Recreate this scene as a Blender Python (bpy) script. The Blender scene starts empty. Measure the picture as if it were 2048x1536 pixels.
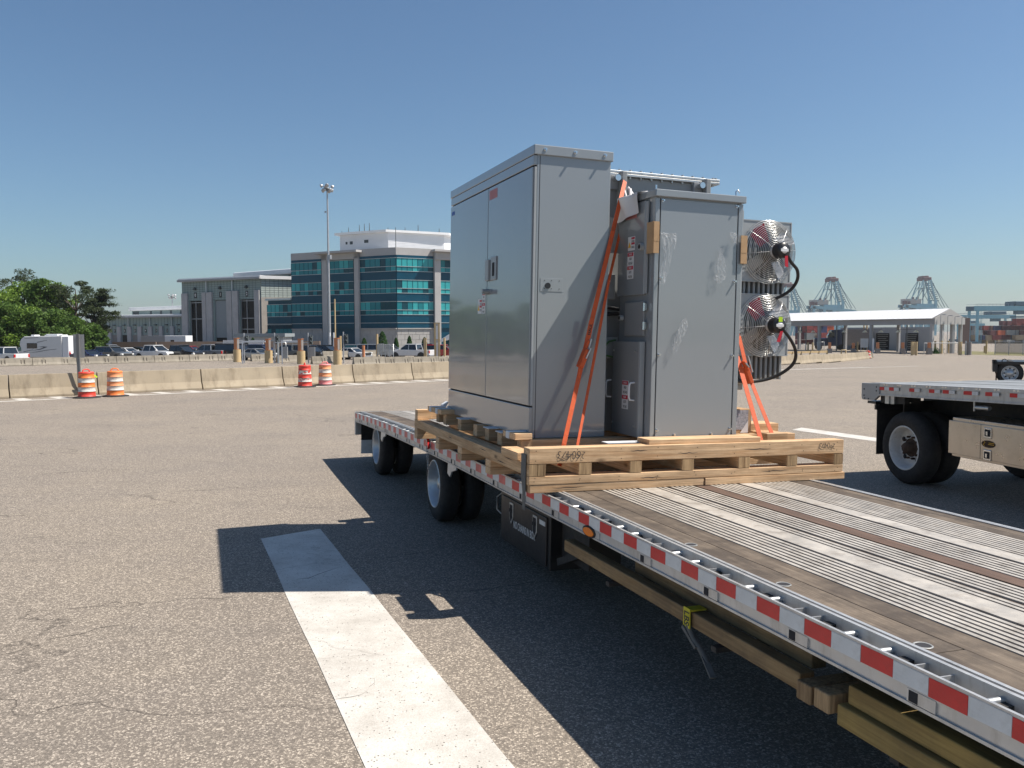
import bpy, math, random
from mathutils import Vector, Matrix
R=random.Random(7)
SC=bpy.context.scene; COL=SC.collection
# ---------------------------------------------------------------- camera, sky, sun, exposure
CAMH=2.3; PITCH=.0617; ROLL=-.0043; FPX=1700.0
cam=bpy.data.objects.new('camera',bpy.data.cameras.new('camera')); COL.objects.link(cam)
cam.matrix_world=Matrix.Translation((0,0,CAMH))@Matrix.Rotation(math.pi/2-PITCH,4,'X')@Matrix.Rotation(ROLL,4,'Z')
cam.data.sensor_width=36; cam.data.lens=36*FPX/2048; cam.data.clip_end=9000; cam.data.clip_start=.05
SC.camera=cam
SUNV=Vector((.712,.012,1)).normalized()
W=bpy.data.worlds.new('World'); SC.world=W; W.use_nodes=True
nt=W.node_tree; bg=nt.nodes['Background']; sky=nt.nodes.new('ShaderNodeTexSky'); sky.sky_type='NISHITA'
sky.sun_disc=False; sky.sun_elevation=math.asin(SUNV.z); sky.sun_rotation=math.atan2(SUNV.x,SUNV.y)
sky.altitude=0; sky.air_density=1.0; sky.dust_density=.9; sky.ozone_density=3.2
bg.inputs[1].default_value=.053
mixs=nt.nodes.new('ShaderNodeMix'); mixs.data_type='RGBA'; mixs.blend_type='MULTIPLY'; mixs.inputs[0].default_value=1; mixs.inputs[7].default_value=(.90,1.05,1.12,1)
nt.links.new(sky.outputs[0],mixs.inputs[6]); nt.links.new(mixs.outputs[2],bg.inputs[0])
sun=bpy.data.objects.new('sun',bpy.data.lights.new('sun','SUN')); COL.objects.link(sun)
sun.data.energy=4.2; sun.data.angle=math.radians(.5); sun.data.color=(1,.93,.83)
sun.rotation_euler=SUNV.to_track_quat('Z','Y').to_euler()
SC.view_settings.view_transform='Standard'; SC.view_settings.look='None'; SC.view_settings.exposure=.85; SC.view_settings.gamma=1
SC.render.engine='CYCLES'; SC.cycles.max_bounces=6
# ---------------------------------------------------------------- where a point of the photograph stands
_cp,_sp,_cr,_sr=math.cos(PITCH),math.sin(PITCH),math.cos(ROLL),math.sin(ROLL)
def ray(x,y):
    u=(x-1024)/FPX; v=(768-y)/FPX; u,v=u*_cr-v*_sr,u*_sr+v*_cr
    return Vector((u,_cp+v*_sp,-_sp+v*_cp))
def at(x,y,Y):                       # the point at distance Y along the view axis
    r=ray(x,y); return Vector((0,0,CAMH))+r*(Y/r.y)
def gz(Y,X=0):
    if Y<=42: return 0.
    if Y<=90: return -1.15*(Y-42)/48
    if Y<=210: return -1.15-.05*(Y-90)/120
    if Y<=420: return -1.2-4.8*(Y-210)/210
    return -6.
def gnd(x,y):                        # the point of the ground seen there
    r=ray(x,y); lo,hi=2.,1500.
    for _ in range(50):
        m=(lo+hi)/2; p=CAMH+r.z*m/r.y
        if p>gz(m): lo=m
        else: hi=m
    return Vector((r.x*lo/r.y,lo,gz(lo)))
def col(x,Y):                        # the point of the ground at distance Y in that column
    r=ray(x,700); return Vector((r.x*Y/r.y,Y,gz(Y)))
# ---------------------------------------------------------------- materials
MT={}
def _new(name):
    m=bpy.data.materials.new(name); m.use_nodes=True; MT[name]=m
    return m,m.node_tree.nodes,m.node_tree.links,m.node_tree.nodes['Principled BSDF']
def _noise(N,L,scale,detail=4,vec=None,rough=.6,stretch=None):
    t=N.new('ShaderNodeTexNoise'); t.inputs['Scale'].default_value=scale; t.inputs['Detail'].default_value=detail; t.inputs['Roughness'].default_value=rough
    if vec is not None:
        if stretch:
            mp=N.new('ShaderNodeMapping'); mp.inputs['Scale'].default_value=stretch; L.new(vec,mp.inputs[0]); vec=mp.outputs[0]
        L.new(vec,t.inputs['Vector'])
    return t.outputs['Fac']
def _ramp(N,L,fac,stops):
    r=N.new('ShaderNodeValToRGB'); L.new(fac,r.inputs[0]); e=r.color_ramp.elements
    e[0].position,e[0].color=stops[0][0],(*stops[0][1],1); e[1].position,e[1].color=stops[-1][0],(*stops[-1][1],1)
    for p,c in stops[1:-1]: q=e.new(p); q.color=(*c,1)
    return r.outputs[0]
def _mix(N,L,fac,a,b,mode='MIX'):
    m=N.new('ShaderNodeMix'); m.data_type='RGBA'; m.blend_type=mode
    for i,v in ((0,fac),(6,a),(7,b)):
        if hasattr(v,'is_output') or hasattr(v,'links'): L.new(v,m.inputs[i])
        elif i==0: m.inputs[0].default_value=v
        else: m.inputs[i].default_value=(*v,1)
    return m.outputs[2]
def _bump(N,L,h,bsdf,strength,dist=.01):
    b=N.new('ShaderNodeBump'); b.inputs['Strength'].default_value=strength; b.inputs['Distance'].default_value=dist
    L.new(h,b.inputs['Height']); L.new(b.outputs[0],bsdf.inputs['Normal'])
def c3(c,k): return tuple(min(1,x*k) for x in c)
def plain(name,c,rough=.5,metal=0,var=.12,scale=3,bump=0,bscale=40,dirt=0,dirtc=(.05,.04,.03),spec=.5,coat=0,rnd=0,streak=0,wave=0):
    """painted, cast or cut surface: broad tone variation, fine relief, stains"""
    m,N,L,b=_new(name); co=N.new('ShaderNodeTexCoord').outputs['Object']
    n1=_noise(N,L,scale,5,co)
    cc=_ramp(N,L,n1,[(.3,c3(c,1-var)),(.7,c3(c,1+var))])
    if dirt:
        n2=_noise(N,L,scale*2.3,8,co,.7,(1,1,.25) if streak else None)
        f=_ramp(N,L,n2,[(.5,(0,0,0)),(.72,(dirt,)*3)]); cc=_mix(N,L,f,cc,dirtc)
    if rnd:
        oi=N.new('ShaderNodeObjectInfo'); h=N.new('ShaderNodeHueSaturation'); mr=N.new('ShaderNodeMapRange')
        mr.inputs[3].default_value=1-rnd; mr.inputs[4].default_value=1+rnd
        L.new(oi.outputs['Random'],mr.inputs[0]); L.new(mr.outputs[0],h.inputs['Value']); L.new(cc,h.inputs['Color']); cc=h.outputs[0]
    L.new(cc,b.inputs['Base Color'])
    b.inputs['Roughness'].default_value=rough; b.inputs['Metallic'].default_value=metal; b.inputs['Specular IOR Level'].default_value=spec
    rr=_ramp(N,L,_noise(N,L,scale*4,4,co),[(.3,(rough*.85,)*3),(.7,(min(1,rough*1.18),)*3)]); L.new(rr,b.inputs['Roughness'])
    if coat: b.inputs['Coat Weight'].default_value=coat; b.inputs['Coat Roughness'].default_value=.05; b.inputs['Coat IOR'].default_value=1.6 if wave else 1.5
    if wave: _bump(N,L,_noise(N,L,1.6,1,co),b,.10,.02)
    if bump: _bump(N,L,_noise(N,L,bscale,6,co),b,bump,.01)
    return m
def wood(name,c1,c2,axis=0,rough=.75,weather=0,knots=.5):
    """sawn timber, grain along the given local axis"""
    m,N,L,b=_new(name); tc=N.new('ShaderNodeTexCoord').outputs['Object']; oi=N.new('ShaderNodeObjectInfo')
    ad=N.new('ShaderNodeVectorMath'); ad.operation='ADD'; L.new(tc,ad.inputs[0])
    cx=N.new('ShaderNodeVectorMath'); cx.operation='SCALE'; cx.inputs[0].default_value=(13,7,5); L.new(oi.outputs['Random'],cx.inputs['Scale']); L.new(cx.outputs[0],ad.inputs[1]); v=ad.outputs[0]
    st=[14,14,14]; st[axis]=.9
    n1=_noise(N,L,1.6,7,v,.65,tuple(st)); st2=[70,70,70]; st2[axis]=3
    n2=_noise(N,L,1.0,5,v,.6,tuple(st2))
    cc=_ramp(N,L,n1,[(.32,c2),(.5,c3(c1,.85)),(.68,c1)])
    cc=_mix(N,L,_ramp(N,L,n2,[(.4,(.5,)*3),(.62,(0,0,0))]),cc,c3(c2,.7))
    st3=[6,6,6]; st3[axis]=2.2
    vo=N.new('ShaderNodeTexVoronoi'); vo.inputs['Scale'].default_value=.9; mp=N.new('ShaderNodeMapping'); mp.inputs['Scale'].default_value=tuple(st3); L.new(v,mp.inputs[0]); L.new(mp.outputs[0],vo.inputs['Vector'])
    cc=_mix(N,L,_ramp(N,L,vo.outputs['Distance'],[(.03,(knots,)*3),(.12,(0,0,0))]),cc,c3(c2,.28))
    if weather: cc=_mix(N,L,_ramp(N,L,_noise(N,L,2.4,7,v,.7),[(.4,(weather,)*3),(.62,(0,0,0))]),cc,(.06,.047,.038))
    h=N.new('ShaderNodeHueSaturation'); mr=N.new('ShaderNodeMapRange'); mr.inputs[3].default_value=.78; mr.inputs[4].default_value=1.15
    L.new(oi.outputs['Random'],mr.inputs[0]); L.new(mr.outputs[0],h.inputs['Value']); L.new(cc,h.inputs['Color']); L.new(h.outputs[0],b.inputs['Base Color'])
    b.inputs['Roughness'].default_value=rough; b.inputs['Specular IOR Level'].default_value=.3
    _bump(N,L,n2,b,.5,.004); return m
def asphalt():
    m,N,L,b=_new('asphalt'); co=N.new('ShaderNodeTexCoord').outputs['Object']
    vo=N.new('ShaderNodeTexVoronoi'); vo.inputs['Scale'].default_value=85; L.new(co,vo.inputs['Vector'])
    sp=N.new('ShaderNodeSeparateColor'); L.new(vo.outputs['Color'],sp.inputs[0])
    c=_ramp(N,L,sp.outputs[0],[(0,(.055,.049,.044)),(.35,(.16,.138,.118)),(.7,(.33,.285,.238)),(.95,(.76,.67,.56))])
    e=N.new('ShaderNodeTexVoronoi'); e.feature='DISTANCE_TO_EDGE'; e.inputs['Scale'].default_value=85; L.new(co,e.inputs['Vector'])
    c=_mix(N,L,_ramp(N,L,e.outputs['Distance'],[(.02,(.75,)*3),(.13,(0,0,0))]),c,(.05,.043,.038))
    f=_noise(N,L,240,2,co); c=_mix(N,L,.5,c,_ramp(N,L,f,[(.35,(.11,.096,.083)),(.68,(.41,.355,.295))]))
    big=_noise(N,L,.32,6,co,.65); c=_mix(N,L,1.0,c,_ramp(N,L,big,[(.3,(.88,.88,.9)),(.7,(1.1,1.08,1.04))]),'MULTIPLY')
    # tyre tracks and old stains
    st=_noise(N,L,.9,8,co,.75,(.25,1.6,1)); c=_mix(N,L,_ramp(N,L,st,[(.56,(0,0,0)),(.78,(.34,)*3)]),c,(.10,.09,.08))
    ol=_noise(N,L,2.2,3,co,.5); c=_mix(N,L,_ramp(N,L,ol,[(.70,(0,0,0)),(.76,(.35,)*3)]),c,(.05,.045,.042))
    # hairline cracks
    w=N.new('ShaderNodeTexNoise'); w.inputs['Scale'].default_value=1.4; w.inputs['Detail'].default_value=8; L.new(co,w.inputs['Vector'])
    sc=N.new('ShaderNodeVectorMath'); sc.operation='SCALE'; sc.inputs['Scale'].default_value=.5; L.new(w.outputs['Color'],sc.inputs[0])
    ad=N.new('ShaderNodeVectorMath'); ad.operation='ADD'; L.new(co,ad.inputs[0]); L.new(sc.outputs[0],ad.inputs[1])
    mp=N.new('ShaderNodeMapping'); mp.inputs['Scale'].default_value=(.10,.34,1); mp.inputs['Rotation'].default_value=(0,0,.24); L.new(ad.outputs[0],mp.inputs[0])
    ck=N.new('ShaderNodeTexVoronoi'); ck.feature='DISTANCE_TO_EDGE'; ck.inputs['Scale'].default_value=1; L.new(mp.outputs[0],ck.inputs['Vector'])
    gate=_ramp(N,L,_noise(N,L,.5,3,co),[(.44,(0,0,0)),(.58,(.7,)*3)])
    ckf=_mix(N,L,1.0,_ramp(N,L,ck.outputs['Distance'],[(.001,(1,1,1)),(.004,(0,0,0))]),gate,'MULTIPLY')
    c=_mix(N,L,ckf,c,(.032,.027,.024))
    L.new(c,b.inputs['Base Color']); b.inputs['Roughness'].default_value=.85; b.inputs['Specular IOR Level'].default_value=.25
    _bump(N,L,sp.outputs[0],b,.55,.004); return m
def paintline():
    m,N,L,b=_new('road_paint'); co=N.new('ShaderNodeTexCoord').outputs['Object']
    vo=N.new('ShaderNodeTexVoronoi'); vo.inputs['Scale'].default_value=62; L.new(co,vo.inputs['Vector'])
    sp=N.new('ShaderNodeSeparateColor'); L.new(vo.outputs['Color'],sp.inputs[0])
    c=_ramp(N,L,_noise(N,L,2.2,6,co,.7),[(.3,(.44,.41,.37)),(.7,(.66,.64,.60))])
    c=_mix(N,L,1.0,c,_ramp(N,L,_noise(N,L,130,3,co),[(.3,(.78,.77,.75)),(.7,(1.08,1.08,1.08))]),'MULTIPLY')
    hole=_mix(N,L,1.0,_ramp(N,L,sp.outputs[1],[(.90,(0,0,0)),(.93,(1,1,1))]),_ramp(N,L,vo.outputs['Distance'],[(.22,(1,1,1)),(.42,(0,0,0))]),'MULTIPLY')
    c=_mix(N,L,hole,c,(.09,.075,.062))
    w=N.new('ShaderNodeTexNoise'); w.inputs['Scale'].default_value=3; w.inputs['Detail'].default_value=8; L.new(co,w.inputs['Vector'])
    sc=N.new('ShaderNodeVectorMath'); sc.operation='SCALE'; sc.inputs['Scale'].default_value=.35; L.new(w.outputs['Color'],sc.inputs[0])
    ad=N.new('ShaderNodeVectorMath'); ad.operation='ADD'; L.new(co,ad.inputs[0]); L.new(sc.outputs[0],ad.inputs[1])
    mp=N.new('ShaderNodeMapping'); mp.inputs['Scale'].default_value=(.12,.5,1); L.new(ad.outputs[0],mp.inputs[0])
    ck=N.new('ShaderNodeTexVoronoi'); ck.feature='DISTANCE_TO_EDGE'; ck.inputs['Scale'].default_value=1; L.new(mp.outputs[0],ck.inputs['Vector'])
    c=_mix(N,L,_ramp(N,L,ck.outputs['Distance'],[(.0012,(.25,)*3),(.0035,(0,0,0))]),c,(.10,.085,.07))
    L.new(c,b.inputs['Base Color']); b.inputs['Roughness'].default_value=.7
    _bump(N,L,_noise(N,L,90,4,co),b,.4,.004); return m
def leafmat(name,c1,c2):
    m,N,L,b=_new(name); co=N.new('ShaderNodeTexCoord').outputs['Object']
    c=_ramp(N,L,_noise(N,L,.5,5,co,.7),[(.3,c1),(.7,c2)])
    L.new(c,b.inputs['Base Color']); b.inputs['Roughness'].default_value=.6
    b.inputs['Specular IOR Level'].default_value=.25
    tr=N.new('ShaderNodeBsdfTranslucent'); L.new(c,tr.inputs[0]); mx=N.new('ShaderNodeMixShader'); mx.inputs[0].default_value=.38
    L.new(b.outputs[0],mx.inputs[1]); L.new(tr.outputs[0],mx.inputs[2]); L.new(mx.outputs[0],N['Material Output'].inputs[0]); return m
def screenmat():
    m,N,L,b=_new('fence_screen'); b.inputs['Base Color'].default_value=(.16,.16,.155,1); b.inputs['Roughness'].default_value=.8
    tr=N.new('ShaderNodeBsdfTransparent'); mx=N.new('ShaderNodeMixShader'); mx.inputs[0].default_value=.62
    L.new(tr.outputs[0],mx.inputs[1]); L.new(b.outputs[0],mx.inputs[2]); L.new(mx.outputs[0],N['Material Output'].inputs[0]); return m
def filmmat():
    m,N,L,b=_new('clear_film'); b.inputs['Base Color'].default_value=(.75,.76,.77,1); b.inputs['Roughness'].default_value=.22
    tr=N.new('ShaderNodeBsdfTransparent'); mx=N.new('ShaderNodeMixShader'); co=N.new('ShaderNodeTexCoord').outputs['Object']
    f=_ramp(N,L,_noise(N,L,22,5,co,.7,(1,1,.2)),[(.4,(.05,)*3),(.75,(.45,)*3)]); L.new(f,mx.inputs[0])
    L.new(tr.outputs[0],mx.inputs[1]); L.new(b.outputs[0],mx.inputs[2]); L.new(mx.outputs[0],N['Material Output'].inputs[0])
    _bump(N,L,_noise(N,L,30,5,co),b,1,.01); return m
asphalt(); paintline(); screenmat(); filmmat()
M=MT
plain('cabinet_grey',(.255,.275,.29),.22,var=.015,scale=.8,spec=.5,coat=.8,wave=1)
plain('cabinet_edge',(.33,.35,.36),.35,var=.04,scale=2)
plain('tank_grey',(.24,.25,.255),.38,var=.04,scale=2)
plain('radiator_grey',(.25,.26,.265),.45,var=.1,scale=3)
plain('galvanised',(.52,.53,.53),.38,metal=.75,var=.15,scale=9,dirt=.3,dirtc=(.2,.2,.19))
plain('bright_steel',(.72,.72,.72),.22,metal=1,var=.08)
plain('wire_steel',(.66,.66,.65),.3,metal=.9,var=.08)
plain('dark_gap',(.02,.02,.024),.8,var=.1)
plain('aluminium_rail',(.50,.50,.50),.42,metal=.55,var=.1,scale=5,bump=.05,dirt=.45,dirtc=(.2,.17,.13),streak=1)
plain('aluminium_deck',(.44,.405,.36),.5,metal=.2,var=.2,scale=3,dirt=.75,dirtc=(.19,.155,.12),bump=.1,bscale=60)
plain('deck_groove',(.075,.055,.043),.9,var=.25,scale=8)
plain('tape_red',(.60,.022,.022),.4,var=.1,scale=8,bump=.15,bscale=60,dirt=.2)
plain('tape_red_faded',(.66,.13,.12),.45,var=.14,scale=9,bump=.15,bscale=60,dirt=.25,dirtc=(.3,.2,.18))
plain('tape_white',(.64,.66,.67),.4,var=.06,scale=8,bump=.15,bscale=60,dirt=.3,dirtc=(.3,.28,.25))
plain('black_paint',(.016,.016,.018),.38,var=.3,scale=4,dirt=.25,dirtc=(.05,.045,.04))
plain('deck_grey',(.27,.275,.275),.5,metal=.3,var=.12,scale=3,dirt=.4,dirtc=(.15,.14,.12))
plain('chassis_black',(.022,.021,.021),.65,var=.3,scale=4,dirt=.5,dirtc=(.07,.055,.04))
plain('alu_box',(.60,.53,.45),.3,metal=.85,var=.08,scale=2,bump=.05,dirt=.3,dirtc=(.35,.3,.24))  # alu_box: warm tint paints in the tan reflection of the ground
plain('rubber',(.019,.018,.018),.8,var=.25,scale=6,bump=.1,bscale=50,dirt=.3,dirtc=(.05,.043,.035))
plain('rim_alu',(.52,.55,.58),.38,metal=.6,var=.1,scale=5,dirt=.3,dirtc=(.2,.18,.15))
plain('rim_white',(.62,.62,.60),.5,var=.1,scale=5,dirt=.4,dirtc=(.25,.2,.15))
plain('hub_rust',(.06,.035,.022),.85,var=.4,scale=14)
wood('pine_x',(.90,.62,.37),(.55,.32,.16),0,weather=.18,knots=.9); wood('pine_y',(.80,.54,.31),(.50,.29,.14),1,weather=.2,knots=.9)
wood('dunnage_y',(.40,.27,.135),(.24,.15,.07),1,weather=.45)
wood('dunnage_yellow',(.42,.29,.10),(.28,.18,.06),1,weather=.3)
wood('end_grain',(.55,.37,.20),(.2,.12,.06),2,knots=.2)
wood('deck_wood',(.215,.17,.128),(.115,.087,.065),1,weather=.85,knots=.8); wood('deck_wood_red',(.16,.10,.075),(.09,.055,.04),1,weather=.4)
plain('foam_white',(.62,.64,.66),.7,var=.08)
plain('paper_white',(.62,.61,.62),.8,var=.05)
plain('paper_print',(.30,.30,.33),.8,var=.4,scale=60)
plain('cardboard',(.44,.28,.15),.8,var=.12,scale=9)
plain('strap_orange',(.56,.085,.016),.6,var=.12,scale=30,bump=.2,bscale=120)
plain('strap_grey',(.12,.12,.115),.8,var=.2,scale=20)
plain('strap_yellow',(.55,.48,.03),.7,var=.15,scale=20)
plain('label_white',(.70,.70,.70),.45,var=.04); plain('label_red',(.50,.03,.06),.45,var=.06); plain('ink',(.05,.045,.045),.7,var=.3,scale=40); plain('label_black',(.015,.015,.015),.5,var=.1)
plain('label_faded_red',(.42,.16,.16),.5,var=.08); plain('label_yellow',(.75,.42,.03),.5,var=.05); plain('label_blue',(.05,.12,.4),.5)
plain('fan_black',(.02,.02,.022),.3,var=.2); plain('fan_red',(.48,.012,.03),.45,var=.1); plain('hose_black',(.014,.014,.016),.5,var=.2)
plain('tag_green',(.5,.75,.02),.5); plain('green_wire',(.06,.16,.04),.5)
plain('amber_lens',(.85,.22,.01),.2,var=.1,scale=60); plain('red_lens',(.45,.015,.015),.2,var=.1,scale=60)
plain('barrier_concrete',(.315,.262,.19),.9,var=.14,scale=1.1,bump=.3,bscale=18,dirt=.7,dirtc=(.15,.115,.075),streak=1,rnd=.09)
plain('barrier_old',(.27,.24,.195),.92,var=.16,scale=1.3,bump=.3,bscale=18,dirt=.6,dirtc=(.08,.068,.05),streak=1,rnd=.10)
plain('slot_dark',(.05,.04,.03),.95)
plain('drum_orange',(.78,.20,.045),.5,var=.1,scale=6,dirt=.4,dirtc=(.2,.09,.05)); plain('drum_orange_faded',(.72,.29,.13),.6,var=.1,scale=6,dirt=.3,dirtc=(.35,.18,.1))
plain('drum_red',(.66,.055,.035),.5,var=.12,scale=6,dirt=.3,dirtc=(.25,.04,.03)); plain('drum_pink',(.74,.25,.25),.55,var=.1)
plain('drum_white',(.60,.57,.52),.55,var=.1,scale=8,dirt=.5,dirtc=(.2,.17,.13))
plain('sign_back',(.36,.365,.37),.45,metal=.3,var=.06); plain('post_dark',(.16,.165,.17),.5,metal=.4,var=.1)
plain('tan_paint',(.50,.37,.20),.6,var=.1,scale=1.4,dirt=.2,dirtc=(.3,.2,.1)); plain('kiosk_orange',(.50,.20,.09),.6,var=.12); plain('kiosk_grey',(.22,.20,.19),.6)
plain('steel_light',(.42,.43,.45),.4,metal=.5,var=.1)
plain('green_panel',(.24,.31,.30),.6,var=.07,scale=.4); plain('green_panel_lit',(.44,.50,.47),.6,var=.07,scale=.4)  # green_panel_lit: lighter copy, sunlight on the side wall put into the colour
plain('precast_grey',(.42,.41,.415),.85,var=.1,scale=.5,bump=.1,dirt=.2,dirtc=(.15,.14,.14)); plain('precast_warm',(.42,.38,.34),.85,var=.12,scale=.5,dirt=.35,dirtc=(.2,.18,.16))
plain('joint_dark',(.07,.085,.09),.8); plain('steel_door',(.24,.27,.29),.6,var=.05); plain('dark_interior',(.018,.017,.016),.9,var=.4,scale=1)  # dark_interior: shade inside halls and openings as a colour
plain('roof_white',(.78,.78,.78),.5,var=.05,scale=.5); plain('panel_white',(.70,.71,.73),.55,var=.04,scale=.4); plain('parapet',(.20,.19,.185),.8,var=.08,scale=.5)
plain('stone_light',(.40,.385,.37),.85,var=.08,scale=.6); plain('stone_column',(.42,.41,.405),.8,var=.06,scale=.6)
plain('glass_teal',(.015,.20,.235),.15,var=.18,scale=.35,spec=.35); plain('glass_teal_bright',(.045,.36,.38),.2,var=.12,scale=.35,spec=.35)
plain('glass_dark',(.008,.06,.085),.15,var=.25,scale=.3,spec=.3); plain('glass_spandrel',(.004,.06,.105),.2,var=.15,scale=.3,spec=.3)
plain('mullion',(.50,.55,.56),.4,metal=.3)
plain('car_white',(.62,.63,.64),.25,var=.03,coat=.6); plain('car_silver',(.36,.37,.38),.28,metal=.5,var=.05,coat=.5); plain('car_grey',(.13,.135,.135),.3,metal=.4,var=.05,coat=.5)
plain('car_black',(.012,.012,.014),.22,var=.1,coat=.7); plain('car_navy',(.015,.022,.07),.22,var=.1,coat=.7); plain('car_red',(.35,.015,.015),.25,coat=.6)
plain('car_glass',(.012,.016,.02),.06,var=.2,spec=.9); plain('car_glass_teal',(.05,.16,.15),.08,var=.2,spec=.9); plain('lamp_clear',(.7,.7,.68),.15,spec=.9); plain('trim_black',(.02,.02,.02),.6)
plain('rv_white',(.60,.60,.60),.4,var=.03); plain('rv_stripe',(.09,.095,.11),.5)
plain('brown_wall',(.19,.145,.115),.9,var=.1,scale=.5,bump=.1); plain('sand_wall',(.33,.24,.18),.9,var=.08,scale=.6)
plain('bark',(.085,.065,.05),.9,var=.25,scale=3,bump=.4,bscale=12)
plain('crane_blue',(.22,.44,.52),.5,var=.1,scale=.05); plain('crane_dark',(.10,.17,.22),.6,var=.15,scale=.1); plain('crane_house',(.42,.40,.37),.6,var=.08,scale=.1); plain('crane_maroon',(.12,.05,.055),.7)
plain('canopy_grey',(.34,.34,.35),.6,var=.05,scale=.3); plain('canopy_lit',(.43,.42,.41),.6,var=.05,scale=.3); plain('wall_bluegrey',(.36,.38,.40),.7,var=.05,scale=.3)  # canopy_lit: lighter copy of canopy_grey with the sunlight in its colour
for k,c in dict(cont_red=(.24,.045,.04),cont_maroon=(.13,.035,.04),cont_orange=(.5,.10,.03),cont_navy=(.03,.045,.13),cont_grey=(.25,.26,.26),cont_tan=(.36,.27,.17),cont_green=(.05,.17,.08),cont_brown=(.16,.09,.065)).items(): plain(k,c,.6,var=.1,scale=.4)
plain('truck_blue',(.012,.025,.075),.3,coat=.5); plain('grass',(.15,.135,.05),.95,var=.25,scale=.4,bump=.4,bscale=4)
plain('lamp_pale',(.8,.8,.7),.4)  # plain pale yellowish white for the hanging shades
leafmat('leaf_bright',(.09,.17,.018),(.24,.35,.06)); leafmat('leaf_mid',(.05,.105,.02),(.13,.21,.045)); leafmat('leaf_pine',(.03,.048,.022),(.085,.11,.05)); leafmat('leaf_shrub',(.03,.085,.022),(.07,.15,.04))
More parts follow.
